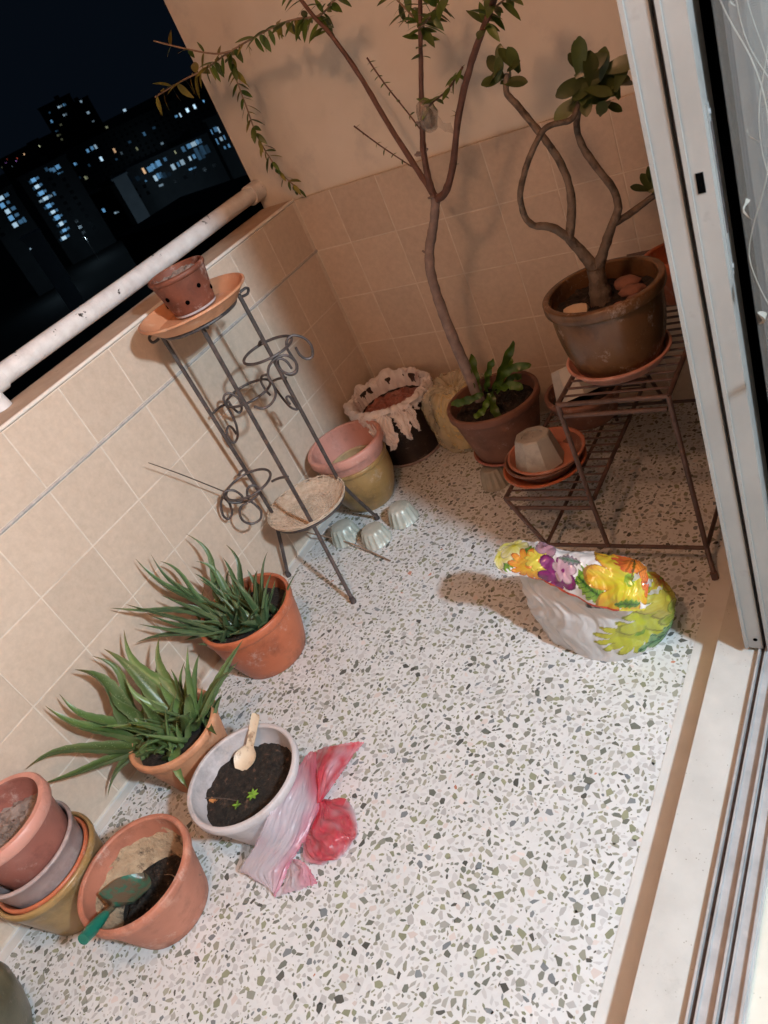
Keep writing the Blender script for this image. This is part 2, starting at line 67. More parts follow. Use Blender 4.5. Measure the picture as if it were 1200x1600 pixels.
# ------------------------------------------------------------------ materials
def srgb(r, g, b):
    f = lambda c: ((c / 255 + .055) / 1.055) ** 2.4 if c > 10 else c / 255 / 12.92
    return (f(r), f(g), f(b))
class NT:
    def __init__(s, m):
        s.t = m.node_tree; s.n = s.t.nodes; s.l = s.t.links
        s.b = s.n['Principled BSDF']; s.out = s.n['Material Output']
    def new(s, typ, **kw):
        n = s.n.new(typ)
        for k, v in kw.items(): setattr(n, k, v)
        return n
    def link(s, a, b): s.l.new(a, b)
    def coord(s, which='Object'):
        return s.new('ShaderNodeTexCoord').outputs[which]
    def pos(s):
        return s.new('ShaderNodeNewGeometry').outputs['Position']
    def noise(s, scale, detail=4, rough=.55, vec=None, dist=0):
        n = s.new('ShaderNodeTexNoise'); n.inputs['Scale'].default_value = scale
        n.inputs['Detail'].default_value = detail; n.inputs['Roughness'].default_value = rough
        n.inputs['Distortion'].default_value = dist
        s.link(vec if vec is not None else s.pos(), n.inputs['Vector'])
        return n.outputs['Fac']
    def ramp(s, fac, stops):
        r = s.new('ShaderNodeValToRGB'); e = r.color_ramp.elements
        while len(e) < len(stops): e.new(.5)
        for el, (p, c) in zip(e, stops):
            el.position = p; el.color = (*c, 1) if len(c) == 3 else c
        s.link(fac, r.inputs[0]); return r.outputs[0]
    def mix(s, fac, a, b, mode='MIX'):
        m = s.new('ShaderNodeMix', data_type='RGBA', blend_type=mode)
        for sock, v in ((m.inputs[0], fac), (m.inputs[6], a), (m.inputs[7], b)):
            if isinstance(v, (int, float)): sock.default_value = v
            elif isinstance(v, tuple): sock.default_value = (*v, 1) if len(v) == 3 else v
            else: s.link(v, sock)
        return m.outputs[2]
    def bump(s, h, strength=.3, dist=.002):
        b = s.new('ShaderNodeBump'); b.inputs['Strength'].default_value = strength
        b.inputs['Distance'].default_value = dist
        s.link(h, b.inputs['Height']); s.link(b.outputs[0], s.b.inputs['Normal'])
def base(name, rough=.6, metallic=0., spec=.5):
    m = bpy.data.materials.new(name); m.use_nodes = True
    t = NT(m); t.b.inputs['Roughness'].default_value = rough
    t.b.inputs['Metallic'].default_value = metallic
    t.b.inputs['Specular IOR Level'].default_value = spec
    return m, t
def mottled(name, c1, c2, scale=12, *a, grime=None, **k):
    m = mottled_(name, c1, c2, scale, *a, **k)
    if grime:
        t = NT(m); src = t.b.inputs['Base Color'].links[0].from_socket
        f = t.ramp(t.noise(grime[0], 9, .7), [(.50, (1, 1, 1)), (.72, (grime[1],) * 3)])
        col = t.mix(1.0, src, f, 'MULTIPLY')
        f2 = t.ramp(t.noise(grime[0] * 1.6, 12, .8), [(.56, (0, 0, 0)), (.70, (grime[2],) * 3)])
        t.link(t.mix(f2, col, (.62, .52, .46)), t.b.inputs['Base Color'])
    return m
def mottled_(name, c1, c2, scale=12, rough=.6, bump=.25, bscale=150, bdist=.0015, metallic=0, stain=None, stain_scale=9, stain_at=(.58, .7), spec=.5):
    m, t = base(name, rough, metallic, spec)
    col = t.ramp(t.noise(scale, 6), [(.3, c1), (.7, c2)])
    if stain:
        f = t.ramp(t.noise(stain_scale, 8, .65), [(stain_at[0], (0, 0, 0)), (stain_at[1], (1, 1, 1))])
        col = t.mix(f, col, stain)
    t.link(col, t.b.inputs['Base Color'])
    if bump: t.bump(t.noise(bscale, 5), bump, bdist)
    return m
def attr_mat(name, rough=.4, trans=0., spec=.5, bumpscale=0, clear=0.):
    m, t = base(name, rough, 0, spec)
    a = t.new('ShaderNodeAttribute', attribute_name='tint')
    t.link(a.outputs['Color'], t.b.inputs['Base Color'])
    if trans:
        tr = t.new('ShaderNodeBsdfTranslucent'); t.link(a.outputs['Color'], tr.inputs[0])
        mx = t.new('ShaderNodeMixShader'); mx.inputs[0].default_value = trans
        t.link(t.b.outputs[0], mx.inputs[1]); t.link(tr.outputs[0], mx.inputs[2]); t.link(mx.outputs[0], t.out.inputs[0])
        if clear:
            tp = t.new('ShaderNodeBsdfTransparent'); m2 = t.new('ShaderNodeMixShader'); m2.inputs[0].default_value = clear
            t.link(mx.outputs[0], m2.inputs[1]); t.link(tp.outputs[0], m2.inputs[2]); t.link(m2.outputs[0], t.out.inputs[0])
    if bumpscale: t.bump(t.noise(bumpscale, 3), .3, .003)
    return m
def leaf_mat(name, c1, c2, rough=.4, scale=14, spots=None, tips=False):
    m, t = base(name, rough)
    oi = t.new('ShaderNodeObjectInfo')
    col = t.ramp(t.noise(scale, 3), [(.3, c1), (.7, c2)])
    hv = t.new('ShaderNodeHueSaturation')
    mr = t.new('ShaderNodeMapRange'); mr.inputs[3].default_value = .65; mr.inputs[4].default_value = 1.35
    t.link(oi.outputs['Random'], mr.inputs[0]); t.link(mr.outputs[0], hv.inputs['Value']); t.link(col, hv.inputs['Color'])
    col = hv.outputs[0]
    if spots:
        v = t.new('ShaderNodeTexVoronoi'); v.inputs['Scale'].default_value = 160; t.link(t.pos(), v.inputs['Vector'])
        f = t.ramp(v.outputs['Distance'], [(.1, (1, 1, 1)), (.3, (0, 0, 0))])
        f2 = t.mix(1.0, f, t.ramp(t.noise(22, 2), [(.45, (0, 0, 0)), (.6, (1, 1, 1))]), 'MULTIPLY')
        col = t.mix(f2, col, spots)
    if tips:
        at = t.new('ShaderNodeAttribute', attribute_name='tint')
        sp_ = t.new('ShaderNodeSeparateColor'); t.link(at.outputs['Color'], sp_.inputs[0])
        col = t.mix(t.ramp(sp_.outputs[0], [(.86, (0, 0, 0)), (.99, (1, 1, 1))]), col, (.16, .085, .035))
        col = t.mix(t.ramp(sp_.outputs[1], [(.5, (0, 0, 0)), (1., (.55, .55, .55))]), col, (.22, .27, .14))
    t.link(col, t.b.inputs['Base Color'])
    tr = t.new('ShaderNodeBsdfTranslucent'); t.link(col, tr.inputs[0])
    mx = t.new('ShaderNodeMixShader'); mx.inputs[0].default_value = .2
    t.link(t.b.outputs[0], mx.inputs[1]); t.link(tr.outputs[0], mx.inputs[2]); t.link(mx.outputs[0], t.out.inputs[0])
    return m
def emit_mat(name, color, strength):
    m, t = base(name, .5)
    t.b.inputs['Base Color'].default_value = (.02, .02, .02, 1)
    t.b.inputs['Emission Color'].default_value = (*color, 1)
    t.b.inputs['Emission Strength'].default_value = strength
    return m

def tile_mat(name, c1, c2):
    m, t = base(name, .34)
    oi = t.new('ShaderNodeObjectInfo')
    va = t.new('ShaderNodeVectorMath', operation='ADD'); sc = t.new('ShaderNodeVectorMath', operation='SCALE')
    cmb = t.new('ShaderNodeCombineXYZ')
    for i in range(3): t.link(oi.outputs['Random'], cmb.inputs[i])
    t.link(cmb.outputs[0], sc.inputs[0]); sc.inputs['Scale'].default_value = 37
    t.link(t.pos(), va.inputs[0]); t.link(sc.outputs[0], va.inputs[1])
    n1 = t.noise(16, 8, .65, va.outputs[0], 1.2)
    n2 = t.noise(55, 6, .7, va.outputs[0])
    col = t.ramp(n1, [(.30, c1), (.72, c2)])
    col = t.mix(.16, col, t.ramp(n2, [(.35, tuple(x * .55 for x in c1)), (.65, tuple(min(1, x * 1.2) for x in c2))]))
    hv = t.new('ShaderNodeHueSaturation'); mr = t.new('ShaderNodeMapRange'); mr.inputs[3].default_value = .95; mr.inputs[4].default_value = 1.04
    t.link(oi.outputs['Random'], mr.inputs[0]); t.link(mr.outputs[0], hv.inputs['Value']); t.link(col, hv.inputs['Color'])
    t.link(hv.outputs[0], t.b.inputs['Base Color'])
    rr = t.new('ShaderNodeMapRange'); rr.inputs[3].default_value = .32; rr.inputs[4].default_value = .55
    t.link(n2, rr.inputs[0]); t.link(rr.outputs[0], t.b.inputs['Roughness'])
    t.bump(n2, .12, .001)
    return m

MT = {}
MT['tile'] = tile_mat('beige_wall_tile', (.51, .405, .315), (.58, .47, .375))
MT['grout'] = mottled('tile_grout', (.58, .50, .42), (.70, .62, .53), 40, .85, .3, stain=(.34, .27, .21), stain_scale=5, stain_at=(.54, .74))
MT['tile_edge'] = mottled('edge_bead_cream', (.66, .58, .50), (.74, .67, .6), 30, .5, .1)
MT['ledge'] = mottled('ledge_cement', (.40, .29, .21), (.50, .38, .28), 14, .75, .4, stain=(.16, .12, .09), stain_scale=11, stain_at=(.6, .75))
MT['strip'] = mottled('grey_trim_strip', (.34, .31, .29), (.45, .42, .39), 60, .45, .15)
MT['plaster'] = mottled('cream_plaster', (.66, .60, .52), (.74, .68, .60), 5, .85, .35, 90, .0015, stain=(.50, .47, .44), stain_scale=3.2, stain_at=(.52, .72))
MT['ceil'] = mottled('ceiling_paint', (.40, .25, .16), (.46, .30, .20), 4, .9, .2)
MT['warmwall'] = mottled('warm_bounce_wall', (.20, .105, .06), (.26, .145, .085), 4, .7, .2)  # unseen room walls, coloured warm brown to tint the bounced light
MT['pipe'] = mottled('peeling_white_paint', (.60, .57, .55), (.76, .74, .72), 26, .5, .5, 120, .002, stain=(.035, .03, .028), stain_scale=17, stain_at=(.635, .645))
MT['cement'] = mottled('terrazzo_cement', (.60, .625, .635), (.68, .705, .715), 9, .30, .05, 200, .0005, stain=(.58, .575, .57), stain_scale=30, stain_at=(.55, .75))
MT['border'] = mottled('plain_cement_border', (.56, .565, .55), (.63, .635, .62), 14, .45, .15, stain=(.55, .53, .49), stain_scale=20, stain_at=(.6, .8))
def speckled(name, c1, c2, sp):
    m, t = base(name, .5)
    v = t.new('ShaderNodeTexVoronoi'); v.inputs['Scale'].default_value = 130; t.link(t.pos(), v.inputs['Vector'])
    f = t.ramp(v.outputs['Distance'], [(.10, (1, 1, 1)), (.17, (0, 0, 0))])
    f = t.mix(1.0, f, t.ramp(t.noise(45, 2), [(.55, (0, 0, 0)), (.6, (1, 1, 1))]), 'MULTIPLY')
    col = t.mix(f, t.ramp(t.noise(12, 6), [(.3, c1), (.7, c2)]), sp)
    f3 = t.ramp(t.noise(7, 8, .7), [(.58, (0, 0, 0)), (.8, (1, 1, 1))])
    col = t.mix(f3, col, tuple(x * .72 for x in c1))
    t.link(col, t.b.inputs['Base Color']); t.bump(t.noise(200, 4), .15, .001)
    return m
MT['threshold'] = speckled('threshold_terrazzo', (.45, .455, .44), (.54, .545, .525), (.2, .19, .16))
MT['roomfloor'] = speckled('room_terrazzo', (.56, .55, .48), (.66, .65, .58), (.18, .19, .16))
MT['chips'] = attr_mat('terrazzo_chip_stone', .28)
MT['alu'] = mottled('brushed_aluminium', (.36, .375, .39), (.50, .515, .53), 18, .38, .15, 90, .0008, metallic=.25, stain=(.55, .55, .54), stain_scale=26, stain_at=(.6, .8))
MT['alu_white'] = mottled('grey_coated_aluminium', (.25, .248, .24), (.30, .298, .29), 8, .38, .06, stain=(.20, .195, .19), stain_scale=16, stain_at=(.62, .8))
MT['black'] = mottled('hole_dark_paint', (.001, .001, .001), (.002, .002, .002), 20, 1., 0, spec=0.)  # darkness of holes put into flat black; the holes are solid plugs
MT['gasket'] = mottled('dark_gasket', (.03, .022, .022), (.09, .07, .065), 60, .8, .3)
MT['iron'] = mottled('rusty_brown_iron', (.035, .027, .026), (.085, .066, .063), 40, .5, .5, 300, .0008, stain=(.13, .07, .045), stain_scale=45, stain_at=(.58, .7))
MT['rackiron'] = mottled('dark_rust_iron', (.065, .04, .036), (.12, .075, .066), 35, .55, .5, 300, .0008, stain=(.16, .08, .05), stain_scale=40, stain_at=(.58, .7))
TERRA = dict(bump=.35, bscale=180, bdist=.0012, grime=(8.5, .50, .60))
MT['terra'] = mottled('terracotta_salmon', (.36, .135, .085), (.46, .185, .12), 9, .55, stain=(.55, .30, .22), stain_scale=14, stain_at=(.58, .75), **TERRA)
MT['terra_o'] = mottled('terracotta_orange', (.40, .105, .045), (.47, .14, .065), 8, .40, stain=(.52, .24, .15), stain_scale=12, stain_at=(.6, .8), **TERRA)
MT['terra_s'] = mottled('terracotta_sand', (.50, .22, .11), (.60, .29, .16), 10, .6, stain=(.62, .38, .25), stain_scale=18, stain_at=(.58, .75), **TERRA)
MT['terra_b'] = mottled('terracotta_brown', (.13, .055, .036), (.20, .09, .06), 9, .6, stain=(.25, .15, .11), stain_scale=16, stain_at=(.6, .75), **TERRA)
MT['terra_p'] = mottled('plastic_pink_terracotta', (.50, .225, .175), (.58, .285, .225), 6, .45, stain=(.62, .40, .34), stain_scale=15, stain_at=(.6, .8), **TERRA)
MT['terra_m'] = mottled('plastic_maroon_terracotta', (.26, .09, .07), (.33, .13, .10), 7, .4, stain=(.36, .2, .17), stain_scale=14, stain_at=(.6, .8), **TERRA)
MT['orchid'] = mottled('dark_red_clay', (.15, .045, .025), (.21, .07, .04), 12, .6, stain=(.30, .20, .16), stain_scale=20, stain_at=(.64, .75), **TERRA)
MT['brownglaze'] = mottled('brown_glaze', (.10, .052, .024), (.17, .088, .042), 7, .26, stain=(.09, .055, .035), stain_scale=8, stain_at=(.52, .72), **TERRA)
MT['oliveglaze'] = mottled('olive_glaze', (.27, .165, .06), (.36, .225, .09), 8, .3, stain=(.20, .13, .06), stain_scale=9, stain_at=(.55, .75), **TERRA)
MT['oliverim'] = mottled('olive_glaze_rim', (.38, .27, .14), (.46, .34, .19), 12, .4, **TERRA)
MT['greyglaze'] = mottled('grey_green_glaze', (.06, .06, .04), (.11, .105, .07), 9, .3, **TERRA)
MT['whitepot'] = mottled('weathered_white_plastic', (.46, .43, .44), (.56, .53, .54), 11, .5, stain=(.34, .29, .28), stain_scale=13, stain_at=(.58, .78), **TERRA)
MT['clearpot'] = mottled('cloudy_grey_plastic', (.30, .22, .21), (.40, .31, .295), 13, .4, stain=(.46, .40, .38), stain_scale=16, stain_at=(.55, .75), **TERRA)
MT['blackplastic'] = mottled('black_brown_plastic', (.022, .013, .012), (.038, .022, .018), 9, .45, stain=(.09, .07, .06), stain_scale=15, stain_at=(.64, .8), **TERRA)
MT['greyplastic'] = mottled('grey_plastic', (.33, .32, .30), (.42, .41, .385), 12, .5, stain=(.22, .2, .18), stain_scale=14, stain_at=(.6, .8), **TERRA)
MT['soil'] = mottled('dark_potting_soil', (.006, .0045, .0035), (.028, .019, .013), 60, .95, 1.0, 110, .008, stain=(.11, .06, .04), stain_scale=60, stain_at=(.60, .66))
MT['soil_dry'] = mottled('dry_grey_soil', (.16, .12, .10), (.30, .24, .21), 30, .95, .9, 70, .005, stain=(.08, .06, .05), stain_scale=26, stain_at=(.6, .7))
MT['crust'] = mottled('caked_dirt', (.30, .20, .12), (.46, .34, .22), 34, .9, .9, 90, .005, stain=(.07, .045, .03), stain_scale=26, stain_at=(.52, .64))
MT['bark'] = mottled('grey_brown_bark', (.17, .125, .115), (.27, .21, .195), 30, .8, .7, 130, .003, stain=(.30, .22, .19), stain_scale=30, stain_at=(.55, .7))
MT['bark_red'] = mottled('reddish_bark', (.085, .04, .03), (.15, .075, .058), 40, .7, .6, 150, .002)
MT['bark_ad'] = mottled('smooth_grey_bark', (.085, .062, .046), (.17, .13, .10), 30, .65, .9, 95, .005, stain=(.05, .036, .026), stain_scale=26, stain_at=(.52, .62))
MT['leaf_tree'] = leaf_mat('tree_leaf', (.05, .095, .018), (.11, .165, .035))
MT['leaf_yel'] = leaf_mat('yellowing_leaf', (.16, .15, .03), (.27, .24, .06))
MT['leaf_ad'] = leaf_mat('thick_dark_leaf', (.042, .06, .018), (.085, .11, .032), .35)
MT['leaf_fern'] = leaf_mat('fern_leaf', (.035, .075, .01), (.10, .17, .02), .35)
MT['leaf_aloe'] = leaf_mat('aloe_leaf', (.065, .125, .035), (.15, .225, .07), .36, 10, (.26, .33, .18), True)
MT['leaf_aloe_d'] = leaf_mat('aloe_leaf_dark', (.048, .10, .042), (.105, .17, .07), .34, 10, (.20, .26, .15), True)
MT['seedling'] = leaf_mat('seedling_leaf', (.14, .30, .03), (.22, .42, .05))
MT['twig'] = mottled('dry_twig', (.20, .13, .09), (.34, .24, .17), 40, .8, .3)
MT['darktwig'] = mottled('dark_twig', (.05, .035, .03), (.10, .075, .06), 40, .8, .3)
MT['deadleaf'] = mottled('dead_orange_leaf', (.35, .13, .035), (.5, .22, .07), 40, .7, .3)
MT['stone'] = mottled('pale_stone', (.55, .42, .30), (.70, .58, .44), 20, .7, .4)
MT['stone_r'] = mottled('reddish_stone', (.16, .07, .05), (.28, .13, .09), 20, .8, .4)
MT['spoon'] = mottled('dirty_cream_plastic', (.58, .47, .34), (.68, .57, .43), 18, .45, .2, stain=(.30, .21, .14), stain_scale=32, stain_at=(.52, .62))
MT['trowel'] = mottled('muddy_green_trowel', (.015, .10, .068), (.035, .17, .115), 20, .35, .5, stain=(.11, .085, .055), stain_scale=30, stain_at=(.44, .52))
MT['trowel_h'] = mottled('teal_plastic_handle', (.005, .10, .075), (.012, .17, .12), 22, .3, .2, stain=(.25, .3, .27), stain_scale=30, stain_at=(.62, .7))
MT['wicker'] = mottled('woven_wicker', (.42, .31, .22), (.60, .48, .37), 55, .8, .4, stain=(.2, .13, .09), stain_scale=60, stain_at=(.6, .7))
MT['mould'] = mottled('greenish_metal_mould', (.40, .43, .375), (.54, .56, .51), 16, .38, .6, 60, .004, metallic=.2, stain=(.50, .36, .26), stain_scale=22, stain_at=(.6, .72))
MT['mouldgrey'] = mottled('grey_concrete_mould', (.24, .22, .18), (.32, .30, .25), 18, .7, .4)
MT['torn'] = mottled('dirty_torn_plastic', (.60, .54, .54), (.74, .70, .70), 20, .35, .6, 60, .004, stain=(.40, .20, .17), stain_scale=13, stain_at=(.56, .72))
MT['citywall'] = [mottled('far_facade_%d' % i, (c, c * 1.05, c * 1.1), (c * 1.3, c * 1.36, c * 1.4), .2, .9, 0) for i, c in enumerate((.02, .05, .1, .35))]
MT['ground'] = mottled('dark_ground', (.003, .0035, .003), (.005, .006, .005), .05, .95, 0)
MT['sticker'] = mottled('pale_label', (.6, .62, .64), (.72, .74, .75), 60, .5, 0)
def sheet_plastic(name, c, alpha, rough=.25):
    m, t = base(name, rough)
    t.link(t.ramp(t.noise(14, 5), [(.3, tuple(x * .85 for x in c)), (.7, c)]), t.b.inputs['Base Color'])
    tr = t.new('ShaderNodeBsdfTransparent'); mx = t.new('ShaderNodeMixShader')
    mr = t.new('ShaderNodeMapRange'); mr.inputs[3].default_value = alpha - .15; mr.inputs[4].default_value = alpha + .15
    t.link(t.noise(25, 4), mr.inputs[0]); t.link(mr.outputs[0], mx.inputs[0])
    t.link(tr.outputs[0], mx.inputs[1]); t.link(t.b.outputs[0], mx.inputs[2]); t.link(mx.outputs[0], t.out.inputs[0])
    t.bump(t.noise(30, 4), .5, .004)
    return m
MT['clearwrap'] = sheet_plastic('cloudy_clear_wrap', (.42, .37, .32), .45)
MT['yellowbag'] = sheet_plastic('pale_yellow_plastic', (.72, .64, .46), .42)
MT['yellowstuff'] = mottled('yellow_netting', (.62, .44, .12), (.74, .56, .2), 30, .8, .6)
def glass_mat():
    m, t = base('door_glass', .03)
    tr = t.new('ShaderNodeBsdfTransparent'); tr.inputs[0].default_value = (.55, .57, .58, 1)
    gl = t.new('ShaderNodeBsdfGlossy'); gl.inputs['Roughness'].default_value = .02
    mx = t.new('ShaderNodeMixShader'); fr = t.new('ShaderNodeFresnel'); fr.inputs[0].default_value = 1.6
    t.link(fr.outputs[0], mx.inputs[0]); t.link(tr.outputs[0], mx.inputs[1]); t.link(gl.outputs[0], mx.inputs[2]); t.link(mx.outputs[0], t.out.inputs[0])
    return m
MT['glass'] = glass_mat()
def curtain_mat():
    m, t = base('sheer_curtain', .7)
    t.b.inputs['Base Color'].default_value = (.40, .41, .395, 1)
    tr = t.new('ShaderNodeBsdfTransparent'); tl = t.new('ShaderNodeBsdfTranslucent'); tl.inputs[0].default_value = (.5, .48, .44, 1)
    a = t.new('ShaderNodeMixShader'); a.inputs[0].default_value = .35
    t.link(t.b.outputs[0], a.inputs[1]); t.link(tl.outputs[0], a.inputs[2])
    wv = t.new('ShaderNodeTexWave', wave_type='BANDS', bands_direction='Z'); wv.inputs['Scale'].default_value = 110; wv.inputs['Distortion'].default_value = 1.2
    t.link(t.pos(), wv.inputs['Vector'])
    mr = t.new('ShaderNodeMapRange'); mr.inputs[3].default_value = .03; mr.inputs[4].default_value = .24
    t.link(wv.outputs['Fac'], mr.inputs[0])
    mx = t.new('ShaderNodeMixShader'); t.link(mr.outputs[0], mx.inputs[0]); t.link(tr.outputs[0], mx.inputs[1]); t.link(a.outputs[0], mx.inputs[2])
    t.link(mx.outputs[0], t.out.inputs[0])
    return m
MT['curtain'] = curtain_mat()
MT['drape'] = mottled('dark_drape_cloth', (.008, .009, .012), (.014, .015, .019), 30, .85, .3)
MT['lace'] = mottled('white_embroidery', (.22, .23, .215), (.30, .31, .29), 30, .7, .2)
MT['bagprint'] = attr_mat('printed_plastic_bag', .14, .2, .7, 0, .06)
MT['bagfilm'] = attr_mat('clear_white_bag_film', .13, .32, .8, 0, .10)
MT['pinkbag'] = attr_mat('thin_pink_plastic', .26, .4, .5, 0, .24)
MT['lampglass'] = emit_mat('lamp_glass', (1, .95, .9), 6)

# ------------------------------------------------------------------ mesh helpers
class MB:
    def __init__(s): s.v = []; s.f = []; s.c = []
    def add(s, verts, faces, cols=None):
        o = len(s.v); s.v += [tuple(map(float, p)) for p in verts]
        s.f += [tuple(i + o for i in f) for f in faces]
        if cols is not None: s.c += list(cols)
        return s
    def box(s, a, b):
        (x0, y0, z0), (x1, y1, z1) = a, b
        return s.add([(x0, y0, z0), (x1, y0, z0), (x1, y1, z0), (x0, y1, z0), (x0, y0, z1), (x1, y0, z1), (x1, y1, z1), (x0, y1, z1)],
                     [(0, 3, 2, 1), (4, 5, 6, 7), (0, 1, 5, 4), (1, 2, 6, 5), (2, 3, 7, 6), (3, 0, 4, 7)])
    def lathe(s, prof, c=(0, 0, 0), n=48, close=True, wob=0., M=None):
        vs = []; fs = []
        for r, z in prof:
            for i in range(n):
                a = 2 * math.pi * i / n
                rr = r * (1 + wob * noise.noise((math.cos(a) * 2 + c[0] * 9, math.sin(a) * 2 + c[1] * 9, z * 6)))
                p = Vector((rr * math.cos(a), rr * math.sin(a), z))
                if M is not None: p = M @ p
                vs.append((p[0] + c[0], p[1] + c[1], p[2] + c[2]))
        m = len(prof)
        for j in range(m - 1):
            for i in range(n):
                k = (i + 1) % n
                fs.append((j * n + i, j * n + k, (j + 1) * n + k, (j + 1) * n + i))
        if close:
            if prof[0][0] > 1e-6: fs.append(tuple(range(n - 1, -1, -1)))
            if prof[-1][0] > 1e-6: fs.append(tuple((m - 1) * n + i for i in range(n)))
        return s.add(vs, fs)
    def tube(s, pts, radii, n=8, smooth=4, closed=False, wob=0., wf=60.):
        P, Rr = catmull(pts, radii, smooth, closed)
        N = len(P); vs = []; fs = []
        up = Vector((.13, .21, .97)); prev = None
        for i in range(N):
            if closed: d = P[(i + 1) % N] - P[i - 1]
            else: d = P[min(i + 1, N - 1)] - P[max(i - 1, 0)]
            d = d.normalized() if d.length > 1e-9 else Vector((0, 0, 1))
            u = (prev if prev is not None else up); u = u - d * u.dot(d)
            if u.length < 1e-4: u = Vector((1, 0, 0)) - d * d.x
            u.normalize(); prev = u; w = d.cross(u)
            for k in range(n):
                a = 2 * math.pi * k / n
                q = P[i] + (u * math.cos(a) + w * math.sin(a)) * Rr[i]
                if wob: q = P[i] + (q - P[i]) * (1 + wob * noise.noise(q * wf) + wob * .8 * noise.noise((P[i] * wf * .6)))
                vs.append(q)
        for i in range(N if closed else N - 1):
            j = (i + 1) % N
            for k in range(n):
                l = (k + 1) % n
                fs.append((i * n + k, i * n + l, j * n + l, j * n + k))
        if not closed:
            fs.append(tuple(range(n - 1, -1, -1))); fs.append(tuple((N - 1) * n + k for k in range(n)))
        return s.add(vs, fs)
    def grid(s, G, cols=None):
        h, w = len(G), len(G[0])
        vs = [p for r in G for p in r]
        fs = [(i * w + j, i * w + j + 1, (i + 1) * w + j + 1, (i + 1) * w + j) for i in range(h - 1) for j in range(w - 1)]
        return s.add(vs, fs, None if cols is None else [c for r in cols for c in r])
def catmull(pts, radii, k, closed=False):
    pts = [Vector(p) for p in pts]
    if isinstance(radii, (int, float)): radii = [radii] * len(pts)
    if k <= 1: return pts, radii
    n = len(pts); P = []; Rr = []
    for i in range(n if closed else n - 1):
        g = (lambda j: pts[j % n]) if closed else (lambda j: pts[min(max(j, 0), n - 1)])
        p0, p1, p2, p3 = g(i - 1), g(i), g(i + 1), g(i + 2)
        r1, r2 = radii[i], radii[(i + 1) % n]
        for t in [q / k for q in range(k)]:
            P.append(.5 * ((2 * p1) + (p2 - p0) * t + (2 * p0 - 5 * p1 + 4 * p2 - p3) * t * t + (3 * p1 - p0 - 3 * p2 + p3) * t ** 3))
            Rr.append(r1 + (r2 - r1) * t)
    if not closed: P.append(pts[-1]); Rr.append(radii[-1])
    return P, Rr
def surf(ctrl, nu, nv):
    """bicubic (catmull) resample of a control grid"""
    rows = [catmull(r, 0., nu)[0] for r in ctrl]
    colsn = len(rows[0]); out = [[None] * colsn for _ in range((len(rows) - 1) * nv + 1)]
    for j in range(colsn):
        c = catmull([r[j] for r in rows], 0., nv)[0]
        for i, p in enumerate(c): out[i][j] = p
    return out

WORLD = {}
def mesh_of(name, mb, mat, smooth=True, face_cols=None):
    me = bpy.data.meshes.new(name)
    me.from_pydata([tuple(v) for v in mb.v], [], mb.f)
    if mat is not None: me.materials.append(mat)
    if smooth: me.polygons.foreach_set('use_smooth', [True] * len(me.polygons))
    if mb.c:
        a = me.attributes.new('tint', 'FLOAT_COLOR', 'POINT')
        a.data.foreach_set('color', [x for c in mb.c for x in (*c[:3], 1.0)])
    if face_cols is not None:
        a = me.attributes.new('tint', 'FLOAT_COLOR', 'FACE')
        a.data.foreach_set('color', face_cols)
    if smooth:
        try: me.set_sharp_from_angle(angle=math.radians(38))
        except Exception: pass
    me.update()
    return me
def place(o, parent=None, M=None):
    """put o at world matrix M (default identity); parents keep their world transform"""
    M = M if M is not None else Matrix.Identity(4)
    COL.objects.link(o)
    if parent is not None:
        o.parent = parent
        o.matrix_parent_inverse = WORLD[parent.name].inverted()
    o.matrix_basis = M
    WORLD[o.name] = M.copy()
    return o
def tag(o, label=None, cat=None, group=None, kind=None):
    if label: o['label'] = label
    if cat: o['category'] = cat
    if group: o['group'] = group
    if kind: o['kind'] = kind
    return o
def thing(name, loc, label, cat, group=None):
    o = bpy.data.objects.new(name, None); o.empty_display_size = .05
    place(o, None, Matrix.Translation(Vector(loc)))
    return tag(o, label, cat, group)
def part(name, mb, mat, parent=None, smooth=True, M=None, **kw):
    o = bpy.data.objects.new(name, mesh_of(name, mb, mat, smooth, **kw))
    return place(o, parent, M)
def inst(name, me, parent, M):
    return place(bpy.data.objects.new(name, me), parent, M)
def frame(loc, xdir, up=(0, 0, 1), sc=1.0):
    """matrix with local +x along xdir, local z near up"""
    x = Vector(xdir).normalized(); z = Vector(up); z = z - x * z.dot(x)
    if z.length < 1e-4: z = Vector((0, 1, 0)) - x * x.y
    z.normalize(); y = z.cross(x)
    s = sc if isinstance(sc, (tuple, list)) else (sc, sc, sc)
    M = Matrix(((x[0] * s[0], y[0] * s[1], z[0] * s[2], loc[0]), (x[1] * s[0], y[1] * s[1], z[1] * s[2], loc[1]), (x[2] * s[0], y[2] * s[1], z[2] * s[2], loc[2]), (0, 0, 0, 1)))
    return M

# ================================================================== SETTING
XT, ZT = 1.50, 0.05          # threshold edge and height
YB, YEND = -3.05, 0.0
fl = part('balcony_floor', MB().box((0.0, YB, -.15), (XT + .1, 0.0, 0.0)), MT['cement'], None, False)
tag(fl, kind='structure')
bd = part('floor_border', MB().box((XT - .064, YB, -.01), (XT - .001, -.002, .0012)), MT['border'], fl, False)
bd2 = part('floor_border', MB().box((.010, YB, -.01), (.040, -.01, .0012)), MT['border'], fl, False)

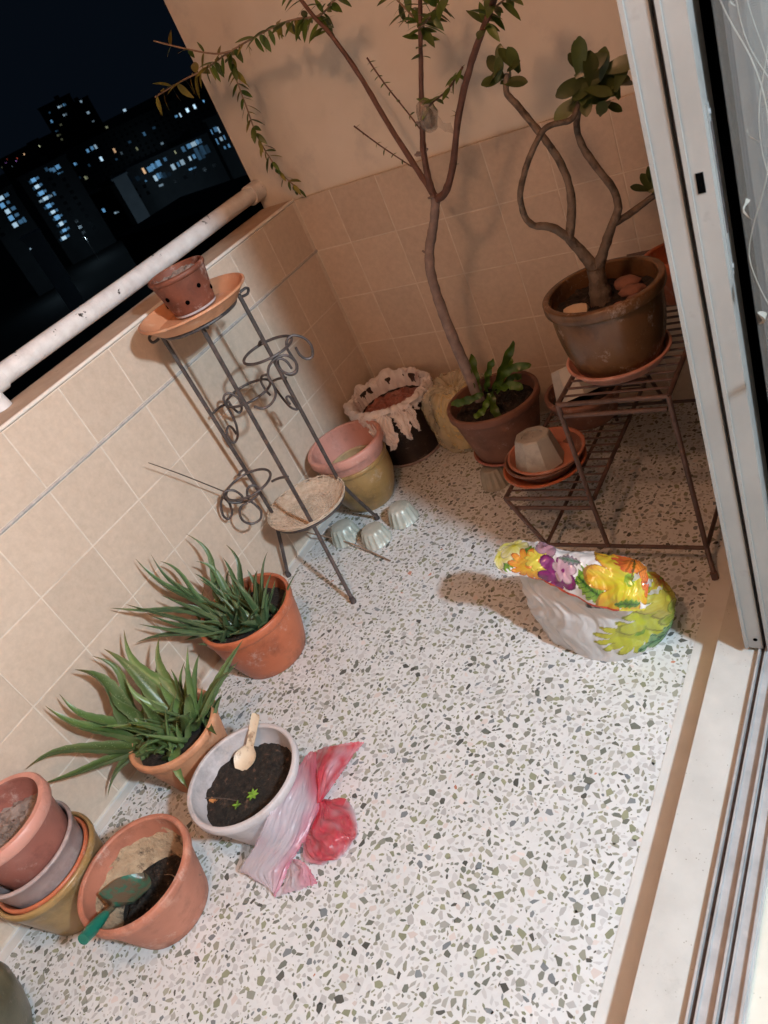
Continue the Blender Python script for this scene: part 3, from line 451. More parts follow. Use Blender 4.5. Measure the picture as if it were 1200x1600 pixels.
# terrazzo chips: angular slivers of stone ground flush with the cement
def chips():
    rng = np.random.default_rng(11)
    V = []; Fc = []; colr = []
    cell = .0036; occ = {}
    pal = [((.22, .235, .205), 2.6), ((.14, .155, .135), 2.0), ((.29, .30, .25), 3), ((.24, .26, .18), 2.8), ((.37, .38, .36), 3), ((.45, .46, .465), 3.5), ((.54, .555, .565), 3.5), ((.18, .205, .22), 1.1), ((.08, .085, .078), .9), ((.58, .53, .51), .8), ((.42, .20, .14), .05)]
    pc = np.array([p[0] for p in pal]); pw = np.array([p[1] for p in pal]); pw = pw / pw.sum()
    x0, x1, y0, y1 = .045, XT - .062, -2.62, -.01
    tries = 150000
    rad = np.clip(rng.lognormal(math.log(.0046), .44, tries), .0019, .0120); rad[::-1].sort()
    X = rng.uniform(x0, x1, tries); Yv = rng.uniform(y0, y1, tries)
    cols = pc[rng.choice(len(pal), tries, p=pw)] * rng.uniform(.9, 1.22, (tries, 1))
    cnt = 0
    for t in range(tries):
        r = rad[t]; cx, cy = X[t], Yv[t]
        r_keep = r * .55
        i0, i1 = int((cx - r_keep) / cell), int((cx + r_keep) / cell); j0, j1 = int((cy - r_keep) / cell), int((cy + r_keep) / cell)
        if any((i, j) in occ for i in range(i0, i1 + 1) for j in range(j0, j1 + 1)): continue
        for i in range(i0, i1 + 1):
            for j in range(j0, j1 + 1): occ[(i, j)] = 1
        k = rng.integers(4, 7); a = np.sort(rng.uniform(0, 2 * math.pi, k) * .35 + (np.arange(k) + rng.uniform()) * 2 * math.pi / k * .65 + 0)
        a = (np.arange(k) + rng.uniform(-.33, .33, k)) * 2 * math.pi / k
        el = rng.uniform(.38, .9); rot = rng.uniform(0, math.pi)
        rr = r * rng.uniform(.66, 1.2, k)
        px = rr * np.cos(a); py = rr * np.sin(a) * el
        c_, s_ = math.cos(rot), math.sin(rot)
        o = len(V)
        for q in range(k): V.append((cx + px[q] * c_ - py[q] * s_, cy + px[q] * s_ + py[q] * c_, .0004))
        Fc.append(tuple(range(o, o + k))); colr += [cols[t][0], cols[t][1], cols[t][2], 1.0]
        cnt += 1
    mb = MB(); mb.v = V; mb.f = Fc
    return mb, colr
cm, cc = chips()
ch = part('terrazzo_chips', cm, MT['chips'], fl, False, face_cols=cc)
tag(ch, kind='stuff')

th = part('door_threshold', MB().box((XT, YB, -.15), (1.60, -.002, ZT)), MT['threshold'], None, False)
tag(th, kind='structure')
rf = part('room_floor', MB().box((1.601, -4.6, -.15), (4.6, 1.2, ZT - .012)), MT['roomfloor'], None, False)
tag(rf, kind='structure')
tag(part('room_wall', MB().box((4.45, -4.6, ZT), (4.6, 1.2, 2.7)), MT['warmwall'], None, False), kind='structure')
tag(part('ceiling', MB().box((-.16, -4.6, 2.7), (4.6, 1.2, 2.85)), MT['ceil'], None, False), kind='structure')
tag(part('room_side_wall', MB().box((1.62, -4.6, ZT), (4.449, -4.45, 2.699)), MT['warmwall'], None, False), kind='structure')
tag(part('wall_above_door', MB().box((1.54, YB, 2.22), (1.70, -.002, 2.699)), MT['plaster'], None, False), kind='structure')
tag(part('wall_far_end', MB().box((-.16, YB - .15, 0), (1.54, YB - .001, 2.699)), MT['plaster'], None, False), kind='structure')

# wall tiles: one bevelled tile mesh (unit), scaled per piece
def tile_mesh(name, w, h, t=.008, b=.0016):
    mb = MB()
    hw, hh = w / 2, h / 2
    vs = [(-hw, -hh, 0), (hw, -hh, 0), (hw, hh, 0), (-hw, hh, 0), (-hw, -hh, t - b), (hw, -hh, t - b), (hw, hh, t - b), (-hw, hh, t - b),
          (-hw + b, -hh + b, t), (hw - b, -hh + b, t), (hw - b, hh - b, t), (-hw + b, hh - b, t)]
    fs = [(8, 9, 10, 11)]
    for i in range(4):
        j = (i + 1) % 4
        fs += [(i, j, j + 4, i + 4), (i + 4, j + 4, j + 8, i + 8)]
    return mesh_of(name, mb.add(vs, fs), MT['tile'], False)
TILES = {}
def tile(parent, c, w, h, normal):
    key = (round(w, 4), round(h, 4))
    if key not in TILES: TILES[key] = tile_mesh('tile', w - .0028, h - .0028)
    n = Vector(normal)
    xd = Vector((0, 0, 1)).cross(n)
    j = random.uniform(-.0004, .0004)
    M = Matrix(((xd.x, 0, n.x, c[0] + n.x * j), (xd.y, 0, n.y, c[1] + n.y * j), (xd.z, 1, n.z, c[2]), (0, 0, 0, 1)))
    return inst('tile', TILES[key], parent, M)

pw_ = thing('parapet_wall', (0, -1.5, 0), 'low parapet wall clad in square beige tiles, open to the night city', 'wall')
part('wall_core', MB().box((-.16, YB, -.15), (.0004, -.0005, .992)), MT['grout'], pw_, False)
part('ledge', MB().box((-.163, YB, .9922), (-.006, -.0008, 1.0)), MT['ledge'], pw_, False)
ys = [-.001, -.022] + [-.022 - .2 * k for k in range(1, 16)]
rows = [(0.006, .2), (.2, .4), (.4, .6), (.6, .797), (.807, .992)]
for a, b in zip(ys[:-1], ys[1:]):
    if b < YB: continue
    for z0, z1 in rows:
        if a - b < .05 : continue
        tile(pw_, (-.0066, (a + b) / 2, (z0 + z1) / 2), a - b, z1 - z0, (1, 0, 0))
part('trim_strip', MB().tube([(-.0005, YB, .802), (-.0005, -.002, .802)], .0052, 10, 1), MT['strip'], pw_)
part('edge_bead', MB().tube([(-.004, YB, .9985), (-.004, -.003, .9985)], .0062, 10, 1), MT['tile_edge'], pw_)

ew = thing('end_wall', (.8, 0, 0), 'balcony end wall, beige tiles below and stained cream plaster above', 'wall')
part('wall_core', MB().box((-.16, .0068, -.15), (1.62, .20, 2.699)), MT['plaster'], ew, False)
part('grout_bed', MB().box((-.0005, -.0055, -.1), (1.6, .0066, .996)), MT['grout'], ew, False)
xs = [.001, .165] + [.165 + .2 * k for k in range(1, 8)]
for a, b in zip(xs[:-1], xs[1:]):
    for z0, z1 in [(.006, .2), (.2, .4), (.4, .6), (.6, .8), (.8, .998)]:
        tile(ew, ((a + b) / 2, .0016, (z0 + z1) / 2), b - a, z1 - z0, (0, -1, 0))

# pipe rail
rl = thing('pipe_rail', (-.14, -.9, 1.0), 'thick white pipe rail with peeling paint above the parapet ledge', 'railing')
mbp = MB()
pp = [(-.142, YB + .02, 1.068)] + [(-.142 + .0015 * math.sin(y * 7), y, 1.068 + .0012 * math.cos(y * 5)) for y in np.arange(-2.9, -.05, .1)] + [(-.142, .0065, 1.068)]
part('pipe', mbp.tube(pp, .0295, 20, 2), MT['pipe'], rl)
part('wall_socket', MB().tube([(-.142, -.055, 1.068), (-.142, .0066, 1.068)], .036, 20, 1), MT['pipe'], rl)
for y in (-1.315, -2.6):
    part('post', MB().tube([(-.142, y, 1.001), (-.142, y, 1.03), (-.142, y, 1.066)], [.03, .026, .026], 18, 1), MT['pipe'], rl)
    part('coupling', MB().tube([(-.142, y - .05, 1.068), (-.142, y + .05, 1.068)], .0345, 20, 1), MT['pipe'], rl)

# ------------------------------------------------------------------ sliding door, track, curtain
YD = -1.10
def leaf_door(name, x0, x1, label, lock):
    d = thing(name, ((x0 + x1) / 2, YD, ZT), label, 'door', 'sliding door leaves')
    z0, z1 = ZT + .016, 2.20
    lip = .006
    part('stile', MB().box((x0, YD, z0), (x1, YD + .07, z1)), MT['alu_white'], d, False)
    part('stile_flange', MB().box((x0 - .002, YD - lip, z0 + .001), (x0 + .0045, YD - .0004, z1 - .001)), MT['alu_white'], d, False)
    part('back_stile', MB().box((x0, -.062, z0), (x1, -.012, z1)), MT['alu_white'], d, False)
    part('bottom_rail', MB().box((x0 + .001, YD + .0705, z0), (x1 - .001, -.0625, z0 + .09)), MT['alu_white'], d, False)
    part('top_rail', MB().box((x0 + .001, YD + .0705, z1 - .07), (x1 - .001, -.0625, z1)), MT['alu_white'], d, False)
    xm = (x0 + x1) / 2
    part('glass_pane', MB().box((xm - .003, YD + .071, z0 + .091), (xm + .003, -.063, z1 - .071)), MT['glass'], d, False)
    if lock:
        part('lock_hole', MB().box((x0 + .011, YD - .0012, 1.078), (x1 - .012, YD + .004, 1.108)), MT['black'], d, False)
        h = part('handle_recess', MB().box((x1 - .004, YD + .018, .93), (x1 + .0015, YD + .044, 1.19)), MT['alu_white'], d, False)
        part('handle_slot', MB().box((x1 - .002, YD + .026, 1.0), (x1 + .0028, YD + .036, 1.165)), MT['gasket'], h, False)
        for z in (.945, 1.178):
            part('screw', MB().tube([(x1 + .001, YD + .031, z), (x1 + .003, YD + .031, z)], .004, 10, 1), MT['alu'], h)
    else:
        part('screw_hole', MB().tube([((x0 + x1) / 2 + .004, YD + .002, .094), ((x0 + x1) / 2 + .004, YD - .001, .094)], .0045, 14, 1), MT['black'], d)
    return d
leaf_door('sliding_door_leaf', 1.566, 1.600, 'outer grey aluminium sliding door leaf standing nearest the potted plants', False)
leaf_door('sliding_door_leaf', 1.611, 1.645, 'inner grey aluminium sliding door leaf with square lock hole and handle slot', True)
br = thing('brush_seal', (1.6055, YD + .012, ZT + .02), 'dark fuzzy brush seal strip between the two door leaves', 'seal')
part('pile', MB().box((1.601, YD + .012, ZT + .017), (1.610, YD + .05, 2.2)), MT['gasket'], br, False)

tk = thing('door_track', (1.61, -1.5, ZT - .012), 'double aluminium sliding door track set in the doorway floor', 'track')
part('base_plate', MB().box((1.5875, YB, ZT - .008), (1.672, -.004, ZT + .0035)), MT['alu'], tk, False)
for x, h, w in ((1.592, .013, .004), (1.604, .012, .003), (1.632, .017, .004), (1.643, .010, .003), (1.667, .013, .0045)):
    part('rail', MB().box((x - w / 2, YB, ZT + .0035), (x + w / 2, -.004, ZT + h)), MT['alu'], tk, False)
for x in (1.5975, 1.638):
    part('groove', MB().box((x - .0025, YB, ZT + .0036), (x + .0025, -.004, ZT + .0044)), MT['gasket'], tk, False)

# curtains: a heavy dark drape against the glass, a sheer one in front of it
dr = thing('dark_drape', (1.675, -.55, ZT), 'heavy near black drape hanging against the sliding door glass', 'curtain')
def drape_x(y, z): return 1.672 + .013 * math.sin(y * 46 + .6 * math.sin(z * 1.3)) + .004 * math.sin(y * 113)
part('fabric', MB().grid([[(drape_x(y, z), y, z) for y in np.linspace(-1.085, -.02, 150)] for z in np.linspace(ZT + .02, 2.6, 16)]), MT['drape'], dr)
cu = thing('sheer_curtain', (1.74, -.6, ZT), 'sheer white curtain embroidered with leafy vines beside the sliding door', 'curtain')
def cur_x(y, z=1.): return 1.728 + .027 * math.sin(y * 71 + 1.4 + .5 * math.sin(z * 2.)) + .008 * math.sin(y * 133 + z * .7)
cy = np.linspace(-1.215, -.03, 330)
zz = np.linspace(ZT + .03, 2.55, 24)
part('fabric', MB().grid([[(cur_x(y, z), y + .012 * math.sin(z * 2.2), z) for y in cy] for z in zz]), MT['curtain'], cu)
rc = random.Random(5)
def on_cur(y, z): return (cur_x(y, z) + .0022, y + .012 * math.sin(z * 2.2), z)
for k in range(8):
    y0 = -1.205 + .062 * k + rc.uniform(-.008, .008); z = rc.uniform(.45, .6); ph = rc.uniform(0, 6)
    pts = []
    for i in range(24):
        pts.append((y0 + .018 * math.sin(i * .5 + ph), z + i * .05))
    part('vine', MB().tube([on_cur(*p) for p in pts], .0006, 5, 3), MT['lace'], cu)
    for i in range(1, 24, 3):
        yy, z_ = pts[i]; s = rc.choice((-1, 1)); L = rc.uniform(.015, .026); typ = rc.random()
        if typ < .78:
            vs = [on_cur(yy + s * (L * .25 * (1 - math.cos(2 * math.pi * q / 10)) + L * .5 * math.sin(math.pi * q / 10) * (1 if q < 5 else .6)), z_ + L * 1.3 * (q / 5 if q <= 5 else (10 - q) / 5 * .95 + .02)) for q in range(10)]
            part('embroidered_leaf', MB().add(vs, [tuple(range(10))]), MT['lace'], cu, False)
        elif typ < .97:
            vs = [on_cur(yy + s * .012 + L * .5 * math.cos(q * math.pi / 6), z_ + L * .5 * math.sin(q * math.pi / 6)) for q in range(12)]
            part('embroidered_bud', MB().add(vs, [tuple(range(12))]), MT['lace'], cu, False)
        else:
            part('embroidered_tendril', MB().tube([on_cur(yy, z_), on_cur(yy + s * .014, z_ + .012), on_cur(yy + s * .022, z_ + .03), on_cur(yy + s * .014, z_ + .04)], .0008, 5, 4), MT['lace'], cu)

# lamps as fixtures (out of frame, they light the place)
pl = thing('pendant_lamp', ROOM_LAMP, 'ceiling lamp hanging in the room behind the doorway', 'lamp')
part('cord', MB().tube([ROOM_LAMP + Vector((0, 0, .14)), (ROOM_LAMP.x, ROOM_LAMP.y, 2.70)], .004, 8, 1), MT['gasket'], pl)
part('cap', MB().lathe([(.0, .16), (.05, .15), (.06, .12), (.055, .118), (.0, .13)], ROOM_LAMP, 24, False), MT['alu'], pl)
bl = thing('ceiling_lamp', CEIL_LAMP, 'round warm ceiling lamp over the balcony', 'lamp')
part('base', MB().lathe([(.0, .28), (.11, .28), (.11, .25), (.0, .25)], CEIL_LAMP, 28, False), MT['alu_white'], bl)

# ------------------------------------------------------------------ city at night
GZ = -48
tag(part('ground', MB().box((-5200, -2600, GZ - 2), (-6, 5200, GZ)), MT['ground'], None, False), kind='structure')
tag(part('ground', MB().box((-5.9, 8, GZ - 2), (3000, 5200, GZ)), MT['ground'], None, False), kind='structure')
ECOL = {'b': (.16, .42, .75), 'w': (.55, .80, 1.0), 'y': (.62, .66, .40), 'o': (1.0, .62, .35), 'r': (1.0, .15, .10), 'p': (.7, .3, 1.0)}
EM = {}
def emat(c, s):
    k = (c, s)
    if k not in EM: EM[k] = emit_mat('lit_window_%s_%d' % (c, int(s * 100)), ECOL[c], s * .30)
    return EM[k]
MT['darkpane'] = mottled('unlit_pane', (.01, .012, .015), (.02, .024, .03), .5, .2, 0)
for name, P, Q, zt, depth, wins, label, colr in DATA['blds']:
    P = Vector((*P, 0)); Q = Vector((*Q, 0)); e = (Q - P); L = e.length; e.normalize()
    nrm = Vector((e.y, -e.x, 0))
    if nrm.dot(Vector((1.9, -2.3, 0)) - P) < 0: nrm = -nrm
    s0 = min([0] + [w[0] - w[2] for w in wins]); s1 = max([L] + [w[0] + w[2] for w in wins])
    zb = GZ
    mat = MT['citywall'][min(range(4), key=lambda i: abs((.02, .05, .1, .35)[i] - colr))]
    ctr = P + e * (s0 + s1) / 2
    t = thing(name, (ctr.x, ctr.y, GZ), label, 'building', 'far apartment blocks')
    def pt(s, d, z): p = P + e * s - nrm * d; return (p.x, p.y, z)
    def blk(s0, s1, d0, d1, z0, z1):
        v = [pt(s0, d0, z0), pt(s1, d0, z0), pt(s1, d1, z0), pt(s0, d1, z0), pt(s0, d0, z1), pt(s1, d0, z1), pt(s1, d1, z1), pt(s0, d1, z1)]
        return MB().add(v, [(0, 3, 2, 1), (4, 5, 6, 7), (0, 1, 5, 4), (1, 2, 6, 5), (2, 3, 7, 6), (3, 0, 4, 7)])
    part('wall', blk(s0, s1, 0, depth, zb, zt), mat, t, False)
    part('roof', blk(s0 - .6, s1 + .6, -.6, depth + .6, zt + .01, zt + .8), mat, t, False)
    if wins and depth > 8:
        part('roof_tank', blk(s0 + (s1 - s0) * .55, s0 + (s1 - s0) * .7, depth * .3, depth * .7, zt + .81, zt + 3.6), mat, t, False)
    rb = random.Random(len(label))
    for s, z, w, h, c, st in wins:  # the dimmest panes are added glow so the dark facade shows
        w *= rb.uniform(.6, .95); h *= rb.uniform(.6, .95)
        if w > 2.6:      # a lit room behind two panes with a mullion
            part('window', blk(s + w * .08, s + w / 2, -.08, .05, z - h / 2, z + h * rb.uniform(.2, .5)), emat(c, round(st * .45, 2)), t, False)
            s, w = s - w * .26, w * .48
        o = part('window', blk(s - w / 2, s + w / 2, -.08, .05, z - h / 2, z + h / 2), emat(c, st), t, False)
    # added lamp, unseen from the balcony, washes the facade of the block
    if name in ('slab_block', 'corridor_block', 'lift_lobby_block', 'corner_block'):
        lp = P + e * (s0 + s1) / 2 + nrm * 26
        sl = thing('added_facade_lamp', (lp.x, lp.y, GZ), 'added lamp lighting the front of the ' + ' '.join(label.split()[:9]), 'lamp', 'added facade lamps far below')
        part('pole', MB().tube([(lp.x, lp.y, GZ), (lp.x, lp.y, GZ + 11)], .12, 8, 1), MT['strip'], sl)
        part('head', MB().box((lp.x - .5, lp.y - .2, GZ + 11), (lp.x + .5, lp.y + .2, GZ + 11.2)), MT['strip'], sl, False)
        lamp('added_facade_light', (lp.x, lp.y, GZ + 10.6), 2200, .3, (.55, .8, 1.0))
    # unlit windows in the storeys between
    if wins and L > 12 and depth > 8:
        zs = min(w[1] for w in wins)
        for z in np.arange(zt - 2.2, max(zs - 3, GZ + 3), -2.9):
            for s in np.arange(s0 + 2, s1 - 2, 5.2):
                if all(abs(s - w[0]) > w[2] + 1 or abs(z - w[1]) > w[3] + .6 for w in wins):
                    part('window', blk(s - .9, s + .9, -.04, .05, z - .7, z + .7), MT['darkpane'], t, False)

# ================================================================== OBJECTS
def pot_profile(r, rb, h, lip=.028, lipout=.008, t=.007, floor_z=.012, bulge=.0, foot=0.):
    rl = r - lipout                      # body radius just under the lip
    prof = [(rb * .3, 0.0), (rb - .004, 0.0), (rb, .004)]
    for k in range(1, 7):
        f = k / 6; prof.append((rb + (rl - rb) * f + bulge * math.sin(f * math.pi), .004 + (h - lip - .004) * f))
    prof += [(r - .002, h - lip + .002), (r, h - lip + .006), (r, h - .004), (r - .002, h - .001), (r - .005, h)]
    prof += [(r - lipout - t + .004, h), (r - lipout - t + .001, h - .003), (r - lipout - t, h - lip)]
    for k in range(5, 0, -1):
        f = k / 6; prof.append((rb + (rl - rb) * f + bulge * math.sin(f * math.pi) - t, .004 + (h - lip - .004) * f))
    prof += [(rb - t, floor_z), (0.0005, floor_z)]
    return prof
def disc(r, z, c, amp=.004, n=72, rings=20, seed=0):
    """lumpy disc of soil"""
    vs = [(c[0], c[1], c[2] + z)]; fs = []
    for i in range(1, rings + 1):
        for k in range(n):
            a = 2 * math.pi * k / n; rr = r * i / rings
            x, y = rr * math.cos(a), rr * math.sin(a)
            d = amp * (noise.noise((x * 28 + seed, y * 28, 1.)) * 1.2 + noise.noise((x * 75 + seed, y * 75, 3.)) * .8 + abs(noise.noise((x * 190 + seed, y * 190, 5.))) * .9)
            vs.append((c[0] + x, c[1] + y, c[2] + z + d))
    for k in range(n): fs.append((0, 1 + k, 1 + (k + 1) % n))
    for i in range(rings - 1):
        for k in range(n):
            a, b = 1 + i * n + k, 1 + i * n + (k + 1) % n
            fs.append((a, b, b + n, a + n)) if False else fs.append((a, a + n, b + n, b))
    return MB().add(vs, fs)
def pot(name, c, r, rb, h, mat, label, cat='pot', lip=.028, lipout=.008, t=.007, soil=None, soilmat='soil', bulge=0., M=None, wob=.006, amp=.004, group='plant pots'):
    p = thing(name, c, label, cat, group)
    body = part('body', MB().lathe(pot_profile(r, rb, h, lip, lipout, t, bulge=bulge), c, 56, False, wob, M), MT[mat], p)
    if soil is not None:
        f = max(0, min(1, (soil - .004) / (h - lip - .004)))
        rs = rb + (r - lipout - rb) * f + bulge * math.sin(f * math.pi) - t + .002
        if soil > h - lip: rs = r - lipout - t + .002
        part('soil', disc(rs, soil, c, amp, seed=c[0] * 50), MT[soilmat], p)
    return p
def saucer(name, c, r, rb, h, mat, label, t=.006, M=None, group='round saucers'):
    s = thing(name, c, label, 'saucer', group)
    prof = [(rb * .2, 0), (rb, 0), (rb + (r - rb) * .5, h * .5), (r - .004, h - .008), (r, h - .006), (r, h - .001), (r - .002, h), (r - t, h), (r - t - .003, h - .006), (rb + (r - rb) * .5 - t, h * .5), (rb - t * .5, .005), (.0005, .005)]
    part('dish', MB().lathe(prof, c, 56, False, .004, M), MT[mat], s)
    return s
TILT = lambda ax, deg: Matrix.Rotation(math.radians(deg), 4, ax)

# ---- pots on the floor, front
pot('terracotta_pot', (.429, -2.025, .001), .142, .100, .172, 'terra', 'salmon terracotta pot with dark soil, holding the green trowel', lip=.026, soil=.055, amp=.012)
cr = MB()
prof = [(.1135, .075), (.122, .10), (.127, .125), (.1275, .128)]
vs = []; fs = []
for j, z in enumerate(np.linspace(.060, .128, 10)):
    for i in range(24):
        a = math.radians(70 + i * 9.2); rr = .095 + (z) * .205 + .0015 - .0035 * noise.noise((a * 4, z * 60, 0)) - (.016 * (1 - (z - .06) / .068))
        vs.append((.429 + rr * math.cos(a), -2.025 + rr * math.sin(a), z + .001 + (.018 * noise.noise((a * 3, 7, 1)) if j == 9 else 0)))
for j in range(9):
    for i in range(23): fs.append((j * 24 + i, j * 24 + i + 1, (j + 1) * 24 + i + 1, (j + 1) * 24 + i))
pot0 = [o for o in bpy.data.objects if o.name == 'terracotta_pot'][0]
part('dirt_crust', cr.add(vs, fs), MT['crust'], pot0)

pot('white_plastic_pot', (.541, -1.735, .001), .149, .098, .160, 'whitepot', 'weathered white plastic pot with soil, a spoon and a tiny seedling', lip=.024, soil=.105, amp=.007, t=.006)
pot('sandy_terracotta_pot', (.228, -1.672, .001), .133, .093, .172, 'terra_s', 'sandy orange pot against the tiles, under the aloe with long sprawling leaves', lip=.024, soil=.135)
pot('orange_plastic_pot', (.203, -1.262, .001), .153, .112, .205, 'terra_o', 'smooth bright orange pot with dark green bushy aloe, nearest the iron stand', lip=.03, soil=.15, lipout=.006, bulge=.006)
pot('olive_glazed_pot', (.143, -2.091, .001), .136, .098, .176, 'oliveglaze', 'olive glazed pot at the bottom of the stack by the left edge', lip=.022, lipout=.004, soil=None)
pot('orange_liner_pot', (.143, -2.091, .014), .123, .086, .166, 'terra_o', 'orange liner pot nested inside the olive glazed pot', lip=.02, lipout=.003)
pot('cloudy_plastic_pot', (.130, -2.088, .032), .125, .087, .205, 'clearpot', 'cloudy grey plastic pot, middle of the stack by the left edge', lip=.012, lipout=.004)
UC = (.131, -2.078, .128)
up_ = pot('maroon_terracotta_pot', UC, .121, .085, .22, 'terra_m', 'maroon terracotta pot with dry grey soil and a white sticker, top of the stack', lip=.03, soil=.155, soilmat='soil_dry', amp=.012)
part('rim_ring', MB().lathe([(.1215, .192), (.1232, .195), (.1232, .217), (.119, .2225), (.106, .2222)], UC, 56, False, .004), MT['terra_p'], up_)
# sticker on its side
sa = math.radians(-28)
vs = [(UC[0] + (.1075 + dz * .13) * math.cos(sa + da), UC[1] + (.1075 + dz * .13) * math.sin(sa + da), UC[2] + .155 + dz) for dz in (0., .028) for da in (-.07, -.035, 0, .035, .07)]
part('sticker', MB().add(vs, [(0, 1, 6, 5), (1, 2, 7, 6), (2, 3, 8, 7), (3, 4, 9, 8)]), MT['sticker'], up_, False)
gj = thing('glazed_jar', (.195, -2.435, .001), 'dark grey green glazed jar cut off by the bottom left corner', 'jar')
part('body', MB().lathe([(.02, 0), (.10, 0), (.112, .02), (.13, .07), (.141, .12), (.138, .155), (.122, .185), (.095, .203), (.07, .21), (.062, .222), (.054, .22), (.055, .2), (.1, .15), (.1, .05), (.001, .04)], (.195, -2.435, .001), 56, False, .004), MT['greyglaze'], gj)

# ---- trowel
tr = DATA['trowel']
tw = thing('garden_trowel', tr[3], 'muddy green garden trowel resting in the salmon pot', 'trowel')
h0, h1, h2, h3 = [Vector(p) for p in tr]
part('handle', MB().tube([h0, h0.lerp(h1, .35), h0.lerp(h1, .7), h1], [.0125, .0145, .013, .009], 12, 3), MT['trowel_h'], tw)
part('neck', MB().tube([h1.lerp(h0, .08), h1, h1.lerp(h2, .45)], [.008, .008, .007], 10, 3), MT['trowel'], tw)
d = (h3 - h1).normalized(); up = Vector((.25, -.1, 1)); sd = d.cross(up).normalized(); nn = sd.cross(d)
G = []
for i in range(15):
    f = i / 14; wv = .046 * min(1, (f / .14) ** .6) * (1 - max(0, (f - .55) / .45) ** 2.2) + .002
    row = []
    for j in range(9):
        s = (j - 4) / 4; row.append(h1.lerp(h3, .16 + .92 * f) + sd * s * wv + nn * (.016 * s * s - .004 * f))
    G.append(row)
m2 = MB().grid(G); m2.grid([[p - nn * .0022 for p in r][::-1] for r in G])
part('blade', m2, MT['trowel'], tw)
# ---- spoon
sp = [Vector(p) for p in DATA['spoon']]; sp[2].z += .018; sp[1].z += .008
so = thing('plastic_spoon', sp[2], 'dirty cream plastic scoop spoon standing in the white pot', 'spoon')
d = (sp[2] - sp[0]).normalized(); sd = d.cross(Vector((.3, -.3, 1))).normalized(); nn = sd.cross(d)
G = []
for i in range(25):
    f = i / 24
    p = sp[0].lerp(sp[1], f / .62) if f < .62 else sp[1].lerp(sp[2], (f - .62) / .38 * 1.15)
    g = max(0, (f - .55) / .45)
    wv = (.0095 + .003 * (1 - f)) if g <= 0 else .0095 + .020 * math.sin(min(1, g) ** .8 * math.pi * .93)
    if f < .04: wv *= .7
    G.append([p + sd * (s / 3 * wv) + nn * ((.012 * math.sin(g * math.pi)) * ((s / 3) ** 2 - .6) + .0015 * (s / 3) ** 2) for s in range(-3, 4)])
m2 = MB().grid(G); m2.grid([[p - nn * .002 for p in r][::-1] for r in G])
part('scoop', m2, MT['spoon'], so)
# ---- seedling, dead leaf, twig in the white pot
def flat_leaf_mesh(name, mat, aspect=.4, curl=.15, n=8, fold=.12):
    """unit leaf along +x, length 1"""
    G = []
    for i in range(n + 1):
        f = i / n; w = aspect * .5 * (math.sin(math.pi * f ** .85) ** .8 if 0 < f < 1 else .02)
        G.append([(f, s * w, -curl * f * f + fold * abs(s) * w) for s in (-1, -.5, 0, .5, 1)])
    return mesh_of(name, MB().grid(G), mat)
LM_seed = flat_leaf_mesh('seedling_leaf', MT['seedling'], .45)
def seedling(c, n, L, label):
    s = thing('seedling', c, label, 'seedling', 'seedlings in the white pot')
    part('stem', MB().tube([c, Vector(c) + Vector((.002, 0, .018))], .0012, 6, 2), MT['seedling'], s)
    for k in range(n):
        a = k * 2 * math.pi / n + .4
        inst('leaf', LM_seed, s, frame(Vector(c) + Vector((.002, 0, .017)), (math.cos(a), math.sin(a), .35), sc=L))
sdp = Vector(DATA['soil_seed'][0])
seedling(sdp, 7, .017, 'tiny bright green seedling with star of leaves in the white pot')
seedling(sdp + Vector((-.028, -.035, 0)), 4, .013, 'second fainter seedling beside the rim of the white pot')
dl = Vector(DATA['deadleaf'][0])
o = part('dead_leaf', MB().grid([[dl + Vector(((i - 3) * .004, (j - 1.5) * .004, .006 + .0015 * ((i - 3) ** 2) * .4 + .002 * math.sin(j * 2 + i))) for j in range(4)] for i in range(7)]), MT['deadleaf'])
tag(o, 'curled orange dead leaf on the soil of the white pot', 'leaf')
t0, t1 = [Vector(p) for p in DATA['twig']]
o = part('twig', MB().tube([t0 + Vector((0, 0, .012)), t0.lerp(t1, .5) + Vector((0, .004, .011)), t1 + Vector((0, 0, .009))], [.0012, .0016, .001], 6, 4), MT['darktwig'])
tag(o, 'thin dry twig lying across the soil in the white pot', 'twig')
o = thing('dry_root', (.46, -2.0, .062), 'branching dry root on the soil in the salmon pot', 'root')
rp = Vector((.47, -1.985, .066))
for i, (dx, dy, dz, r) in enumerate(((.06, .03, .012, .0018), (-.05, .0, .006, .0016), (.012, -.04, .004, .0014), (.03, -.045, .004, .001))):
    part('strand', MB().tube([rp, rp + Vector((dx * .5, dy * .4 + .006, dz * 1.3)), rp + Vector((dx, dy, dz))], [r, r * .8, r * .5], 6, 4), MT['twig'], o)

